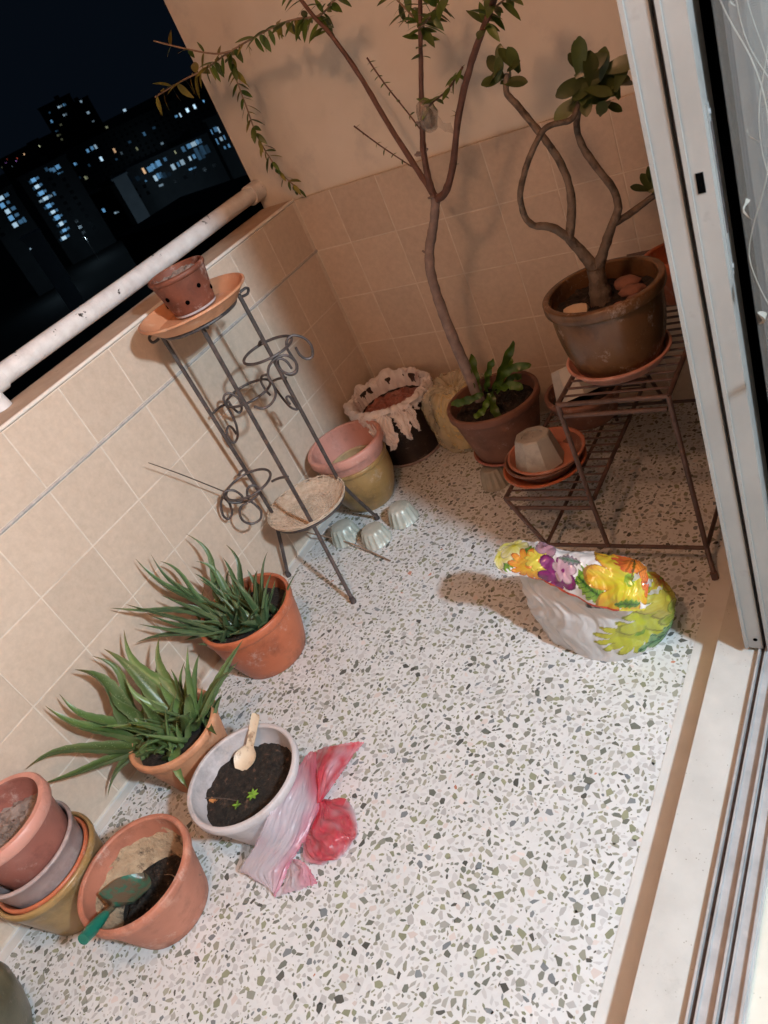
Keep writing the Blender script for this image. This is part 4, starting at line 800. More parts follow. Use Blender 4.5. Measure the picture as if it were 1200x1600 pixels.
# ------------------------------------------------------------------ aloes
def aloe_leaf(bm_base, tip, w, sag, seed, th=.34):
    b = Vector(bm_base); t = Vector(tip); d = t - b; L = d.length
    rs0 = random.Random(seed * 7 + 1); lat = d.cross(Vector((0, 0, 1))); lat = lat.normalized() if lat.length > 1e-4 else Vector((1, 0, 0))
    mid = b.lerp(t, .5) + Vector((0, 0, sag * L)) + lat * (rs0.uniform(-.16, .16) * L)
    bend = rs0.uniform(-.12, .12)
    out = Vector((d.x, d.y, 0)); out = out.normalized() if out.length > 1e-5 else Vector((1, 0, 0))
    n = 18; vs = []; fs = []; cl_ = []; rs = random.Random(seed)
    prevs = None
    for i in range(n + 1):
        f = i / n
        p = b * (1 - f) ** 2 + mid * 2 * f * (1 - f) + t * f * f + lat * (bend * L * math.sin(f * math.pi * 2) * .5)
        tg = (mid - b) * 2 * (1 - f) + (t - mid) * 2 * f; tg.normalize()
        side = tg.cross(Vector((0, 0, 1)))
        if side.length < .15: side = out.cross(Vector((0, 0, 1)))
        side.normalize()
        if prevs is not None and side.dot(prevs) < 0: side = -side
        if prevs is not None: side = (side * .5 + prevs * .5).normalized()
        prevs = side
        nrm = side.cross(tg).normalized()
        ww = w * (.86 + .2 * f if f < .25 else .91 * (1 - ((f - .25) / .75) ** 1.25)) + .0006
        ww *= 1 + (.07 if i % 2 else -.05)
        tt = ww * th
        # crescent section: edges up, belly down
        for s, z in ((-1, .45), (-.55, .02), (0, -.12), (.55, .02), (1, .45), (.62, -.75), (0, -1.15), (-.62, -.75)):
            vs.append(p + side * (s * ww * .5) + nrm * (z * tt)); cl_.append((f, abs(s), 0))
    for i in range(n):
        for k in range(8):
            l = (k + 1) % 8; fs.append((i * 8 + k, i * 8 + l, (i + 1) * 8 + l, (i + 1) * 8 + k))
    fs.append(tuple(range(8))); fs.append(tuple(n * 8 + k for k in range(7, -1, -1)))
    return MB().add(vs, fs, cl_)
def aloe(c, tips, label, mat, wbase, fill, rad, zsoil, seed, bases, xmin=.03):
    """tips: [x, y, z, rosette index, width factor]"""
    a = thing('aloe_plant', (c[0], c[1], zsoil), label, 'aloe plant')
    rr = random.Random(seed); k = 0
    for x, y, z, bi, wf in tips:
        tp = Vector((x, y, z)); b0 = Vector(bases[bi]); d = tp - b0; h = Vector((d.x, d.y, 0))
        b = b0 + h.normalized() * rr.uniform(.006, .022) + Vector((0, 0, rr.uniform(-.012, .004)))
        low = tp.z < zsoil + .04
        part('leaf', aloe_leaf(b, tp, wbase * wf, rr.uniform(.42, .55) if low else rr.uniform(.0, .20), k), MT[mat], a); k += 1
    for q in range(fill):
        b0 = Vector(rr.choice(bases)) + Vector((rr.uniform(-rad, rad), rr.uniform(-rad, rad), -.012))
        ang = rr.uniform(0, 6.283); R_ = rr.uniform(.035, .13); hh = rr.uniform(.03, .15)
        tp = Vector((max(xmin, b0.x + R_ * math.cos(ang)), b0.y + R_ * math.sin(ang), b0.z + hh))
        part('leaf', aloe_leaf(b0, tp, wbase * rr.uniform(.4, .8), rr.uniform(.0, .25), k), MT[mat], a); k += 1
aloe((.175, -1.275), DATA['aloe1'], 'dark green bushy aloe growing in the bright orange pot', 'leaf_aloe_d', .033, 75, .055, .152, 3, [(.135, -1.285, .165), (.185, -1.25, .16), (.24, -1.27, .155), (.14, -1.32, .16)])
aloe((.205, -1.70), DATA['aloe2'], 'spotted aloe with long sprawling leaves in the sandy pot by the tiles', 'leaf_aloe', .043, 56, .05, .137, 9, [(.155, -1.71, .150), (.265, -1.645, .160), (.23, -1.70, .145)])

# ------------------------------------------------------------------ red and white plastic bag by the white pot
pk = thing('plastic_bag', DATA['pk_lump'][0], 'crumpled red and white translucent plastic bag against the white pot', 'bag')
def facet(G, amp, cell, seed, ref=Vector((.45, -.5, .6)), st=(1, 1, 1)):
    """creased film: cone shaped Voronoi facets along the sheet normal, sharp at the folds"""
    h, w = len(G), len(G[0]); out = []
    for i in range(h):
        row = []
        for j in range(w):
            p = Vector(G[i][j])
            du = Vector(G[i][min(j + 1, w - 1)]) - Vector(G[i][max(j - 1, 0)]); dv = Vector(G[min(i + 1, h - 1)][j]) - Vector(G[max(i - 1, 0)][j])
            n = du.cross(dv)
            n = n.normalized() if n.length > 1e-12 else ref.normalized()
            if n.dot(ref) < 0: n = -n
            wv = Vector((noise.noise(p * 21 + Vector((seed, 0, 0))), noise.noise(p * 21 + Vector((0, seed, 5))), noise.noise(p * 21 + Vector((3, 0, seed))))) * .5
            q = Vector((p.x / st[0], p.y / st[1], p.z / st[2])) / cell + wv + Vector((seed * 1.7, seed * .9, seed * .3))
            row.append(p + n * (amp * (.55 - noise.voronoi(q)[0][0]) * 2))
        out.append(row)
    return out
def creases(G, amp, fu, fv, seed, ref=Vector((.45, -.5, .6)), jag=0.):
    """gathers of thin film: ridged folds running along u, sharp at the crest"""
    h, w = len(G), len(G[0]); out = []
    for i in range(h):
        row = []; u = i / (h - 1)
        for j in range(w):
            v = j / (w - 1); p = Vector(G[i][j])
            du = Vector(G[i][min(j + 1, w - 1)]) - Vector(G[i][max(j - 1, 0)]); dv = Vector(G[min(i + 1, h - 1)][j]) - Vector(G[max(i - 1, 0)][j])
            n = du.cross(dv); n = n.normalized() if n.length > 1e-12 else ref.normalized()
            if n.dot(ref) < 0: n = -n
            wv = .35 * noise.noise((u * 3.1 + seed, v * 2.3, 4.))
            d = 0
            for k, a_ in ((1., 1.), (2.3, .5), (5.1, .22)):
                d += a_ * (.8 - 2.6 * abs(noise.noise(((v + wv * .3) * fv * k + seed * 3.7, u * fu * k, seed + k))))
            p = p + n * (amp * d)
            if jag and (i in (0, h - 1) or j in (0, w - 1)):
                p += (du.normalized() if du.length > 1e-9 else Vector()) * jag * noise.noise((i * .9, j * .9, seed)) + (dv.normalized() if dv.length > 1e-9 else Vector()) * jag * noise.noise((i * .9, j * .9, seed + 5))
            row.append(p)
        out.append(row)
    return out
def ridged(G, amp, sc, seed):
    """sharp creases: ridged noise along a fixed outward direction"""
    out = []
    for r in G:
        row = []
        for p in r:
            q = Vector(p) * sc + Vector((seed, seed * .7, 0))
            h = (1 - abs(noise.noise(q)) * 2.2) + .5 * (1 - abs(noise.noise(q * 2.3)) * 2.2) + .25 * (1 - abs(noise.noise(q * 4.7)) * 2.2)
            row.append(Vector(p) + Vector((.45, -.5, .6)) * (amp * h))
        out.append(row)
    return out
def crumple(G, amp, sc, seed, nz=Vector((0, 0, 1))):
    return [[Vector(p) + Vector((noise.noise((p[0] * sc + seed, p[1] * sc, p[2] * sc)), noise.noise((p[0] * sc, p[1] * sc + seed, p[2] * sc + 5)), noise.noise((p[0] * sc, p[1] * sc, p[2] * sc + seed + 9)))) * amp for p in r] for r in G]
def lerp3(a, b, f): f = max(0, min(1, f)); return tuple(x + (y - x) * f for x, y in zip(a, b))
PW, PK, RD = (.70, .63, .69), (.72, .20, .32), (.68, .045, .085)
def pink_part(name, ctrl, fn, amp=.006, sc=26, seed=1, nu=30, nv=18, cr=.0042):
    G = creases(crumple(surf([[Vector(p) for p in r] for r in ctrl], nu, nv), amp * .6, sc * .6, seed), cr, 1.4, 5.0, seed, jag=.006)
    for r in G:
        for p in r: p.z = max(p.z, .0022)
    h, w = len(G), len(G[0])
    cols = [[fn(i / (h - 1), j / (w - 1), G[i][j]) for j in range(w)] for i in range(h)]
    return part(name, MB().grid(G, cols), MT['pinkbag'], pk)
def nz(p, s, o=0): return noise.noise((p[0] * s + o, p[1] * s, p[2] * s))
pink_part('sheet', DATA['pk_sheet'], lambda u, v, p: lerp3(lerp3(PW, PK, 2.2 * max(0, v - .6) + .25 * nz(p, 30)), RD, 1.9 * (.40 - u) + .35 * nz(p, 22)), .005, 28, 2)
pink_part('knot_ear', DATA['pk_ear'], lambda u, v, p: lerp3(RD, lerp3(PK, PW, .6), .25 + .8 * nz(p, 34) + (.5 if u > .93 else 0) * (1 - v)), .009, 34, 5)
pink_part('tail', DATA['pk_tail'], lambda u, v, p: lerp3(lerp3(PK, RD, .3), PW, .15 + .9 * v + .4 * nz(p, 30)), .005, 34, 8)
pink_part('filled_bulge', DATA['pk_bulge'], lambda u, v, p: lerp3(lerp3(RD, (.55, .07, .09), .5 + nz(p, 60)), PW, max(0, u - .78) * 4 + 3.2 * max(0, abs(v - .5) * 2 - .72) * (u > .3) + .45 * nz(p, 38)), .020, 26, 11, 30, 14, .0062)

# ------------------------------------------------------------------ flower printed bag
fb = thing('flower_print_bag', (1.2, -1.07, 0), 'shiny white plastic bag printed with bright flowers, slumped on the floor', 'bag')
BW = (.78, .76, .76)
class Paint:
    def __init__(s): s.ops = []
    def flower(s, u, v, r, n, c1, c2, cc, rot=0, aspect=1.): s.ops.append(('f', u, v, r, n, c1, c2, cc, rot, aspect))
    def leaf(s, u, v, L, w, ang, c1, c2, aspect=1.): s.ops.append(('l', u, v, L, w, ang, c1, c2, aspect))
    def band(s, v0, v1, c, u0=0, u1=1): s.ops.append(('b', v0, v1, c, u0, u1))
    def bars(s, u0, u1, v0, v1): s.ops.append(('k', u0, u1, v0, v1))
    def at(s, u, v, p):
        col = BW
        for o in s.ops:
            if o[0] == 'b' and o[1] <= v <= o[2] and o[4] <= u <= o[5]: col = o[3]
            elif o[0] == 'k' and o[1] <= u <= o[2] and o[3] <= v <= o[4]:
                col = (.05, .05, .05) if int((u - o[1]) * 170) % 3 else (.35, .33, .32)
            elif o[0] == 'f':
                _, fu, fv, r, n, c1, c2, cc, rot, asp = o
                du, dv = (u - fu) * asp, v - fv; q = math.hypot(du, dv); a = math.atan2(dv, du) + rot
                rad = r * 1.18 * (.52 + .48 * abs(math.cos(a * n / 2)) ** .6)
                if q < rad:
                    e = q / rad; col = lerp3(c1, c2, e ** 1.4 + .25 * math.sin(a * n * 3) * e)
                    if e > .92: col = tuple(x * .55 for x in c2)
                    if q < r * .16: col = cc
            elif o[0] == 'l':
                _, lu, lv, L, w, ang, c1, c2, asp = o
                du, dv = (u - lu) * asp, v - lv
                x = du * math.cos(ang) + dv * math.sin(ang); y = -du * math.sin(ang) + dv * math.cos(ang)
                f = x / L
                if 0 < f < 1:
                    ww = w * math.sin(math.pi * f) ** .7 * (1 + .22 * math.sin(f * 34))
                    if abs(y) < ww:
                        col = lerp3(c1, c2, abs(y) / ww)
                        if abs(y) < w * .07 or abs(((f * 6 + abs(y) / w * 1.3) % 1) - .5) < .07: col = tuple(q_ * .45 for q_ in c1)
        return col
YE, YW, GR, DG, OR, RE, PU, LP = (.62, .58, .06), (.72, .70, .42), (.20, .36, .03), (.045, .16, .02), (.66, .20, .03), (.48, .06, .025), (.20, .02, .14), (.50, .28, .36)
# cuff (u along the hem, v from hem up), width/height about 3
pa = Paint(); A = 3.0
pa.leaf(.00, .30, .5, .16, .3, DG, GR, A); pa.leaf(.02, .75, .7, .16, -.6, DG, GR, A); pa.leaf(.17, .75, .4, .15, -.4, DG, GR, A); pa.leaf(.13, .35, .5, .14, 1.2, GR, YE, A)
pa.flower(.045, .55, .27, 5, YE, YW, (.5, .45, .02), .3, A); pa.flower(.125, .78, .27, 5, YE, YW, (.5, .45, .02), 1.0, A); pa.flower(.03, .88, .18, 5, YE, YW, (.5, .45, .02), .5, A)
pa.flower(.24, .36, .34, 12, (.68, .45, .04), OR, OR, .1, A); pa.flower(.31, .50, .24, 12, YE, (.66, .5, .08), OR, .6, A)
pa.flower(.345, .82, .20, 3, LP, (.42, .26, .34), PU, .5, A); pa.flower(.42, .30, .36, 5, PU, PU, LP, .2, A); pa.flower(.465, .42, .22, 5, LP, (.56, .40, .44), PU, .9, A)
pa.leaf(.44, .66, .42, .10, .0, (.10, .22, .15), (.32, .2, .3), A); pa.leaf(.55, .30, .55, .20, .5, DG, GR, A); pa.leaf(.56, .40, .5, .16, -.45, DG, (.3, .45, .05), A)
pa.flower(.70, .80, .10, 4, RE, RE, RE, 0, A)
pa.flower(.83, .52, .62, 7, (.56, .56, .03), (.62, .30, .03), GR, .4, A); pa.leaf(.80, .62, .48, .25, 1.2, OR, RE, A); pa.leaf(.86, .62, .46, .24, .6, OR, OR, A); pa.leaf(.84, .56, .4, .03, 1.5, (.12, .07, .01), (.2, .1, .01), A)
pa.leaf(.76, .14, .5, .08, .08, DG, GR, A); pa.flower(.99, .5, .20, 4, RE, OR, RE, 0, A)
pa.band(0, .055, RE, .22, .80); pa.band(0, .05, YE, .8, 1.0)
def bag_grid(ctrl, nu, nv, paint, amp, sc, seed, f1=(.006, .09), f2=(.0042, 17.)):
    G = crumple(surf([[Vector(p) for p in r] for r in ctrl], nu, nv), amp, sc, seed)
    G = creases(facet(G, f1[0], f1[1], seed + 3, st=(1, 1, 1.4)), f2[0], 1.1, f2[1], seed + 8)
    for r in G:
        for p in r: p.z = max(p.z, .0015)
    h, w = len(G), len(G[0])
    return G, [[paint.at(j / (w - 1), i / (h - 1), G[i][j]) for j in range(w)] for i in range(h)]
G, cols = bag_grid([[Vector(p) + Vector((.59, -.61, .53)) * .012 for p in r] for r in DATA['cuff']], 36, 20, pa, .005, 24, 4, (.004, .045), (.0026, 9.))
part('printed_cuff', MB().grid(G, cols), MT['bagprint'], fb)
ce = Vector(DATA['cuff'][2][-1])
for i, (dx, dz, a_) in enumerate(((.0, .0, .3), (.012, -.02, .8), (-.02, .012, -.2))):
    q0 = ce + Vector((dx, -.01, dz)); d_ = Vector((math.sin(a_) * .5 + .3, -.2, .8)).normalized(); s_ = d_.cross(Vector((.6, -.7, .2))).normalized()
    part('film_tab', MB().grid([[q0 + d_ * (.045 * f / 5 - .012) + s_ * (k * .012 * (1 - .12 * f)) + Vector((0, 0, .004 * math.sin(f * 2 + k * 3))) for k in (-1, -.3, .4, 1)] for f in range(6)], [[BW] * 4 for _ in range(6)]), MT['bagfilm'], fb, False)
# body as a sack: front columns, then round the back
pb = Paint()
pb.flower(.30, .28, .17, 14, (.50, .55, .03), (.62, .60, .05), GR, .2, 1.6); pb.flower(.355, .42, .17, 5, (.6, .62, .05), (.56, .58, .08), YE, .2, 1.6); pb.leaf(.30, .10, .35, .09, .25, (.10, .28, .13), (.28, .42, .2), 1.6); pb.leaf(.36, .14, .3, .09, .6, (.07, .22, .10), (.25, .38, .15), 1.6)
pb.leaf(.345, .62, .25, .08, .9, DG, (.16, .34, .08), 1.6); pb.flower(.42, .55, .18, 6, (.55, .42, .05), (.62, .55, .12), YE, 0, 1.6); pb.leaf(.42, .25, .4, .1, .8, (.5, .38, .06), (.6, .5, .14), 1.6); pb.leaf(.41, .7, .3, .1, .3, GR, YE, 1.6); pb.flower(.46, .35, .15, 5, GR, (.5, .5, .1), YE, .4, 1.6); pb.flower(.47, .75, .15, 5, RE, YE, GR, .4, 1.6)
pb.bars(.185, .262, .68, .80)
ctrl = []
for r in DATA['bagf']:
    f = [Vector(p) for p in r]
    away = Vector((-.62, .78, 0)) * .0
    cx_ = sum((p for p in f), Vector()) / 5
    bk = []
    for q, p in enumerate(reversed(f)):
        s = math.sin(math.pi * (q + .5) / 5)
        bk.append(Vector((p.x, p.y, p.z * .74)) + Vector((-.02, .13, 0)) * (.35 + .65 * s))
    ri = len(ctrl); sh = Vector((-.59, .61, -.53)) * (0, 0, .010, .038, .055)[ri]
    ctrl.append([p + sh for p in f + bk + [f[0]]])
top = []
m_ = [Vector(p) for p in ctrl[-1]]; cen = sum(m_, Vector()) / len(m_)
G, cols = bag_grid(ctrl, 26, 30, pb, .003, 20, 7)
W_ = len(G[0])
for i, r in enumerate(G):            # gathers running down from the cuff
    f = i / (len(G) - 1)
    for j, p in enumerate(r):
        q = noise.noise((j * .16, f * 1.6, 2.2)) + .6 * noise.noise((j * .42, f * 2.2, 8.))
        p += Vector((.62, -.66, .2)) * (.003 * q * (.25 + f))
        p.z = max(p.z, .0015)
part('sack', MB().grid(G, cols), MT['bagfilm'], fb)

# ------------------------------------------------------------------ iron plant stand
st = thing('iron_plant_stand', (.22, -.86, 0), 'tall three legged iron plant stand with wire rings and scrolls', 'plant stand')
for lg in DATA['legs']:
    a, k, f = [Vector(p) for p in lg]
    P = [a, a.lerp(k, .25), a.lerp(k, .5), a.lerp(k, .75), a.lerp(k, .96), k.lerp(f, .08), k.lerp(f, .5), f + Vector((0, 0, .012))]
    lo = part('leg', MB().tube(P, .0066, 8, 2), MT['iron'], st)
    part('foot', MB().tube([f + Vector((0, 0, .022)), f + Vector((0, 0, .001))], [.0085, .0105], 10, 1), MT['gasket'], lo)
tops = [Vector(l[0]) for l in DATA['legs']]; tc = sum(tops, Vector()) / 3
def circle(c, r, n=28, ph=0): return [(c[0] + r * math.cos(2 * math.pi * i / n + ph), c[1] + r * math.sin(2 * math.pi * i / n + ph), c[2]) for i in range(n)]
tr_ = sum((t - tc).length for t in tops) / 3
part('top_ring', MB().tube(circle(tc + Vector((0, 0, -.002)), tr_ + .004, 36), .0048, 8, 2, True), MT['iron'], st)
for t in tops:
    o_ = (t - tc).normalized(); tg = Vector((-o_.y, o_.x, 0))
    part('curl', MB().tube([t + o_ * .006 - tg * .004 + Vector((0, 0, .004)), t + o_ * .024 + Vector((0, 0, .006)), t + o_ * .034 + tg * .01 + Vector((0, 0, -.002)), t + o_ * .026 + tg * .016 + Vector((0, 0, -.014)), t + o_ * .008 + tg * .008 + Vector((0, 0, -.012))], .0042, 7, 4), MT['iron'], st)
for c, r in DATA['rings']:
    part('pot_ring', MB().tube(circle(c, r, 30), .0044, 8, 2, True), MT['iron'], st)
for a, b in DATA['links']:
    part('link', MB().tube([a, Vector(a).lerp(Vector(b), .5) + Vector((0, 0, .004)), b], .0042, 7, 3), MT['iron'], st)
for s in DATA['scrolls']:
    part('scroll', MB().tube(s, .0041, 7, 4), MT['iron'], st)
kn = [Vector(l[1]) for l in DATA['legs']]; kc = sum(kn, Vector()) / 3; kr = sum((t - kc).length for t in kn) / 3
part('tray_ring', MB().tube(circle(kc, kr, 36), .0046, 8, 2, True), MT['iron'], st)

# wicker tray in the tray ring: woven strands as geometry
wt = thing('wicker_tray', kc, 'round woven wicker tray resting low inside the plant stand', 'tray')
TZ = kc.z - .012
def tray_h(q): return TZ + .030 * max(0, (q - .62) / .38) ** 1.5
RT = kr + .012
part('mat', MB().lathe([(.001, -.004), (RT * .62, -.004), (RT * .99, .024), (RT * .985, .027), (RT * .6, -.001), (.001, -.001)], (kc.x, kc.y, TZ), 40, False, .01), MT['wicker'], wt)
for k in range(26):
    r = RT * (.08 + .92 * k / 25)
    pts = [(kc.x + r * math.cos(a), kc.y + r * math.sin(a), tray_h(r / RT) + .002 + .002 * math.sin(a * 17 + (k % 2) * math.pi)) for a in np.linspace(0, 2 * math.pi, 52, endpoint=False)]
    part('strand', MB().tube(pts, .0021, 5, 1, True), MT['wicker'], wt)
for k in range(34):
    a = 2 * math.pi * k / 34
    part('stake', MB().tube([(kc.x + RT * q * math.cos(a), kc.y + RT * q * math.sin(a), tray_h(q) + .003) for q in (.15, .4, .62, .8, 1.02)], .0016, 5, 2), MT['wicker'], wt)

dsh = Vector((.222, -.858, .972))
saucer('terracotta_dish', dsh, .165, .125, .040, 'terra_s', 'wide terracotta dish on top of the iron plant stand')
oc = Vector((.195, -.828, .980))
op = thing('orchid_pot', oc, 'small brown orchid pot with round side holes, standing in the dish', 'pot')
part('body', MB().lathe(pot_profile(.086, .062, .118, .016, .005, .006), oc, 48, False, .006), MT['orchid'], op)
part('potting_bark', disc(.071, .096, oc, .012, seed=4), MT['soil_dry'], op)
for k in range(9):
    a = -2.3 + 2 * math.pi * k / 9; z = .040 + .026 * (k % 2)
    r = .062 + (.081 - .062) * z / .1 + .0004
    d = Vector((math.cos(a), math.sin(a), 0))
    p = oc + d * r + Vector((0, 0, z))
    part('side_hole', MB().tube([p - d * .006, p + d * .0012], .0062, 12, 1), MT['black'], op)
part('white_residue', MB().lathe([(.0626, .003), (.0634, .005), (.0637, .008), (.0638, .009)], oc, 40, False, .01), MT['whitepot'], op)
for i, (dx, dy) in enumerate(((.02, .01), (-.03, .02), (.01, -.035), (-.015, -.01), (.04, -.01), (-.04, -.02), (.0, .04))):
    part('bark_chunk', MB().lathe([(.001, -.006), (.010, -.003), (.012, .003), (.006, .008), (.001, .009)], oc + Vector((dx, dy, .100)), 7, False, .5, TILT('X', 40 * i)), MT['soil_dry'], op, False)

# stick leaning on the stand, straw on the floor
o = part('dry_stick', MB().tube(DATA['stick_wall'], [.0012, .0018, .0022], 6, 4), MT['darktwig'])
tag(o, 'thin dark stick poking out sideways from the iron stand towards the tiles', 'stick')
o = part('straw_stem', MB().tube(DATA['stick_floor'], [.003, .0032, .0026], 6, 4), MT['twig'])
tag(o, 'pale straw stem lying on the terrazzo beside the stand', 'stem')

# ------------------------------------------------------------------ fluted moulds
def mould(c, r, h, label, mat='mould', rot=0, flutes=14, rtop=.68, tilt=None, group='fluted jelly moulds'):
    m = thing('fluted_mould', c, label, 'mould', group)
    n = flutes * 4; vs = []; fs = []
    lv = [(1.0, 0), (1.03, .05), (.97, .10), (.86, .55), (.74, .93), (rtop * .93, 1.0), (.001, 1.0)]
    for q, z in lv:
        for i in range(n):
            a = 2 * math.pi * i / n + rot
            fl_ = 1 + (.055 * math.cos(a * flutes) if .04 < z < .97 else 0)
            p = Vector((r * q * fl_ * math.cos(a), r * q * fl_ * math.sin(a), z * h))
            if tilt is not None: p = tilt @ p
            vs.append(Vector(c) + p)
    for j in range(len(lv) - 1):
        for i in range(n):
            k = (i + 1) % n; fs.append((j * n + i, j * n + k, (j + 1) * n + k, (j + 1) * n + i))
    part('cup', MB().add(vs, fs), MT[mat], m)
    return m
mm = DATA['moulds']
mould((mm[0][0], mm[0][1] - .01, .001), .055, .062, 'greenish fluted mould upside down, nearest the wicker tray')
mould((mm[1][0] + .0, mm[1][1] + .0, .001), .053, .058, 'greenish fluted mould upside down, the middle one of three', rot=.3)
mould((mm[2][0] + .0, mm[2][1] + .0, .001), .054, .062, 'greenish fluted mould with a rusty side, farthest from the stand', rot=.6)
mould((.655, -.425, .001), .05, .072, 'dull grey mould propping the saucer of the tree pot', 'mouldgrey', group='grey props')
mould((.80, -.30, .001), .05, .072, 'dull grey mould hidden behind the tree pot saucer', 'mouldgrey', group='grey props')
mould((.665, -.245, .001), .05, .072, 'dull grey mould at the wall side of the tree pot saucer', 'mouldgrey', group='grey props')

# ------------------------------------------------------------------ back row: nested pots, bin, bag
pot('mustard_glazed_pot', (.152, -.500, .001), .134, .094, .195, 'oliveglaze', 'round mustard brown glazed pot beside the iron stand', lip=.02, lipout=.004, bulge=.014)
pot('pink_plastic_pot', (.152, -.500, .075), .146, .10, .19, 'terra_p', 'pink terracotta coloured pot nested in the mustard glazed pot', lip=.036, lipout=.010)
pot('brown_inner_pot', (.152, -.503, .088), .105, .085, .085, 'oliverim', 'brown pot rim showing inside the pink pot', lip=.016, lipout=.004, M=TILT('X', 5))
bn = thing('black_bin', (.185, -.195, .001), 'black plastic pot in the corner lined with torn dirty plastic', 'bin')
bc = Vector((.185, -.195, .001))
part('body', MB().lathe(pot_profile(.150, .122, .265, .016, .004, .006), bc, 56, False, .006), MT['blackplastic'], bn)
part('bottom_rim', MB().lathe([(.118, .0), (.126, .002), (.127, .010), (.1235, .012)], bc, 56, False), MT['clearpot'], bn)
part('contents', disc(.132, .205, bc, .012, seed=2), MT['terra_m'], bn)
# torn liner: wavy collar over the rim, with long shreds outside
vs = []; fs = []; N = 110; lv = [(-.018, -.050, 0), (-.012, -.012, 0), (-.004, .010, 1), (.010, .012, 1), (.018, -.004, 1), (.02, -.016, 2), (.022, -.028, 2)]
for j, (dr, dz, k) in enumerate(lv):
    for i in range(N):
        a = 2 * math.pi * i / N
        n1 = noise.noise((math.cos(a) * 3, math.sin(a) * 3, j * .35)); n2 = noise.noise((math.cos(a) * 9, math.sin(a) * 9, j * .6 + 4))
        tear = .5 + .5 * noise.noise((math.cos(a) * 4 + 9, math.sin(a) * 4, 1.)) + .45 * noise.noise((math.cos(a) * 13 + 9, math.sin(a) * 13, 1.))
        n2 = n2 * .5 + .5 * (1 - 2.6 * abs(noise.noise((math.cos(a) * 6, math.sin(a) * 6, j * .5))))
        r = .150 + dr + .010 * n1 + .006 * n2 + (.012 * max(0, n1) if k else 0)
        z = .265 + (dz * (1 if k < 2 else tear * 1.3)) + (.012 * n2 + .012 * n1 if k == 1 else 0)
        vs.append(bc + Vector((r * math.cos(a), r * math.sin(a), z)))
for j in range(len(lv) - 1):
    for i in range(N):
        k = (i + 1) % N; fs.append((j * N + i, j * N + k, (j + 1) * N + k, (j + 1) * N + i))
GL = [[vs[j * N + i % N] for i in range(N + 1)] for j in range(len(lv))]
GL = creases(surf(GL, 3, 3), .0045, 1.2, 26., 3, Vector((0, 0, 1)))
ln = part('torn_liner', MB().grid(GL), MT['torn'], bn)
def shred(a, L, w, seed, out=.02):
    rs = random.Random(seed); d = Vector((math.cos(a), math.sin(a), 0)); t = Vector((-d.y, d.x, 0)); G = []
    for i in range(13):
        f = i / 12
        p = bc + d * (.150 + .012 + out * math.sin(f * 1.8) + .006 * noise.noise((f * 4, seed, 0))) + Vector((0, 0, .272 + .010 * math.sin(f * 3.1) * (1 - f) - L * f)) + t * (.02 * noise.noise((f * 2, seed, 3)))
        ww = w * (.5 + .5 * math.sin(min(1, f * 1.4) * math.pi * .55)) * (1 - .85 * f ** 1.6) * (1 + .7 * noise.noise((f * 9, seed * 3, 1)))
        G.append([p + t * (s * ww) + d * (.008 * noise.noise((f * 5, s * 2, seed))) for s in (-1, -.6, -.2, .2, .6, 1)])
    part('shred', MB().grid(creases(surf(G, 4, 3), .004, 1.2, 4., seed, jag=.008)), MT['torn'], ln)
shred(math.radians(-68), .12, .05, 3, .07); shred(math.radians(-48), .10, .03, 33, .085); shred(math.radians(-38), .09, .022, 5, .07); shred(math.radians(-8), .085, .016, 9, .015); shred(math.radians(-22), .045, .02, 12, .01); shred(math.radians(-85), .09, .03, 15, .03); shred(math.radians(20), .06, .014, 19, .01); shred(math.radians(-50), .07, .03, 22, .04)

yb = thing('pale_yellow_bag', (.44, -.16, 0), 'pale yellow translucent plastic bag stuffed full, between black bin and tree pot', 'bag')
vs = []; fs = []; N = 60; lv = [(.02, .001), (.085, .002), (.108, .04), (.118, .10), (.12, .16), (.115, .21), (.10, .245), (.075, .262), (.055, .255), (.03, .235), (.002, .225)]
for j, (r, z) in enumerate(lv):
    for i in range(N):
        a = 2 * math.pi * i / N
        q = 1 + .09 * (1 - 2.4 * abs(noise.noise((math.cos(a) * 2.6, math.sin(a) * 2.6, z * 9)))) + .10 * noise.noise((math.cos(a) * 2.2, math.sin(a) * 2.2, z * 7)) + .05 * noise.noise((math.cos(a) * 8, math.sin(a) * 8, z * 12)) + (.09 * math.cos(a * 13) if z > .2 else 0)
        vs.append((.44 + r * q * math.cos(a), -.15 + r * q * math.sin(a), z + (.012 * noise.noise((math.cos(a) * 5, math.sin(a) * 5, 8)) if z > .2 else 0)))
for j in range(len(lv) - 1):
    for i in range(N):
        k = (i + 1) % N; fs.append((j * N + i, j * N + k, (j + 1) * N + k, (j + 1) * N + i))
GY = facet(surf([[vs[j * N + i % N] for i in range(N + 1)] for j in range(len(lv))], 2, 4), .010, .05, 6, Vector((.3, -.6, .5)), (1, 1, 1.6))
part('bag_skin', MB().grid(GY), MT['yellowbag'], yb, False)
part('stuffing', MB().lathe([(.01, .01), (.08, .012), (.1, .08), (.102, .16), (.08, .215), (.04, .222), (.001, .22)], (.44, -.15, 0), 32, False, .12), MT['yellowstuff'], yb)

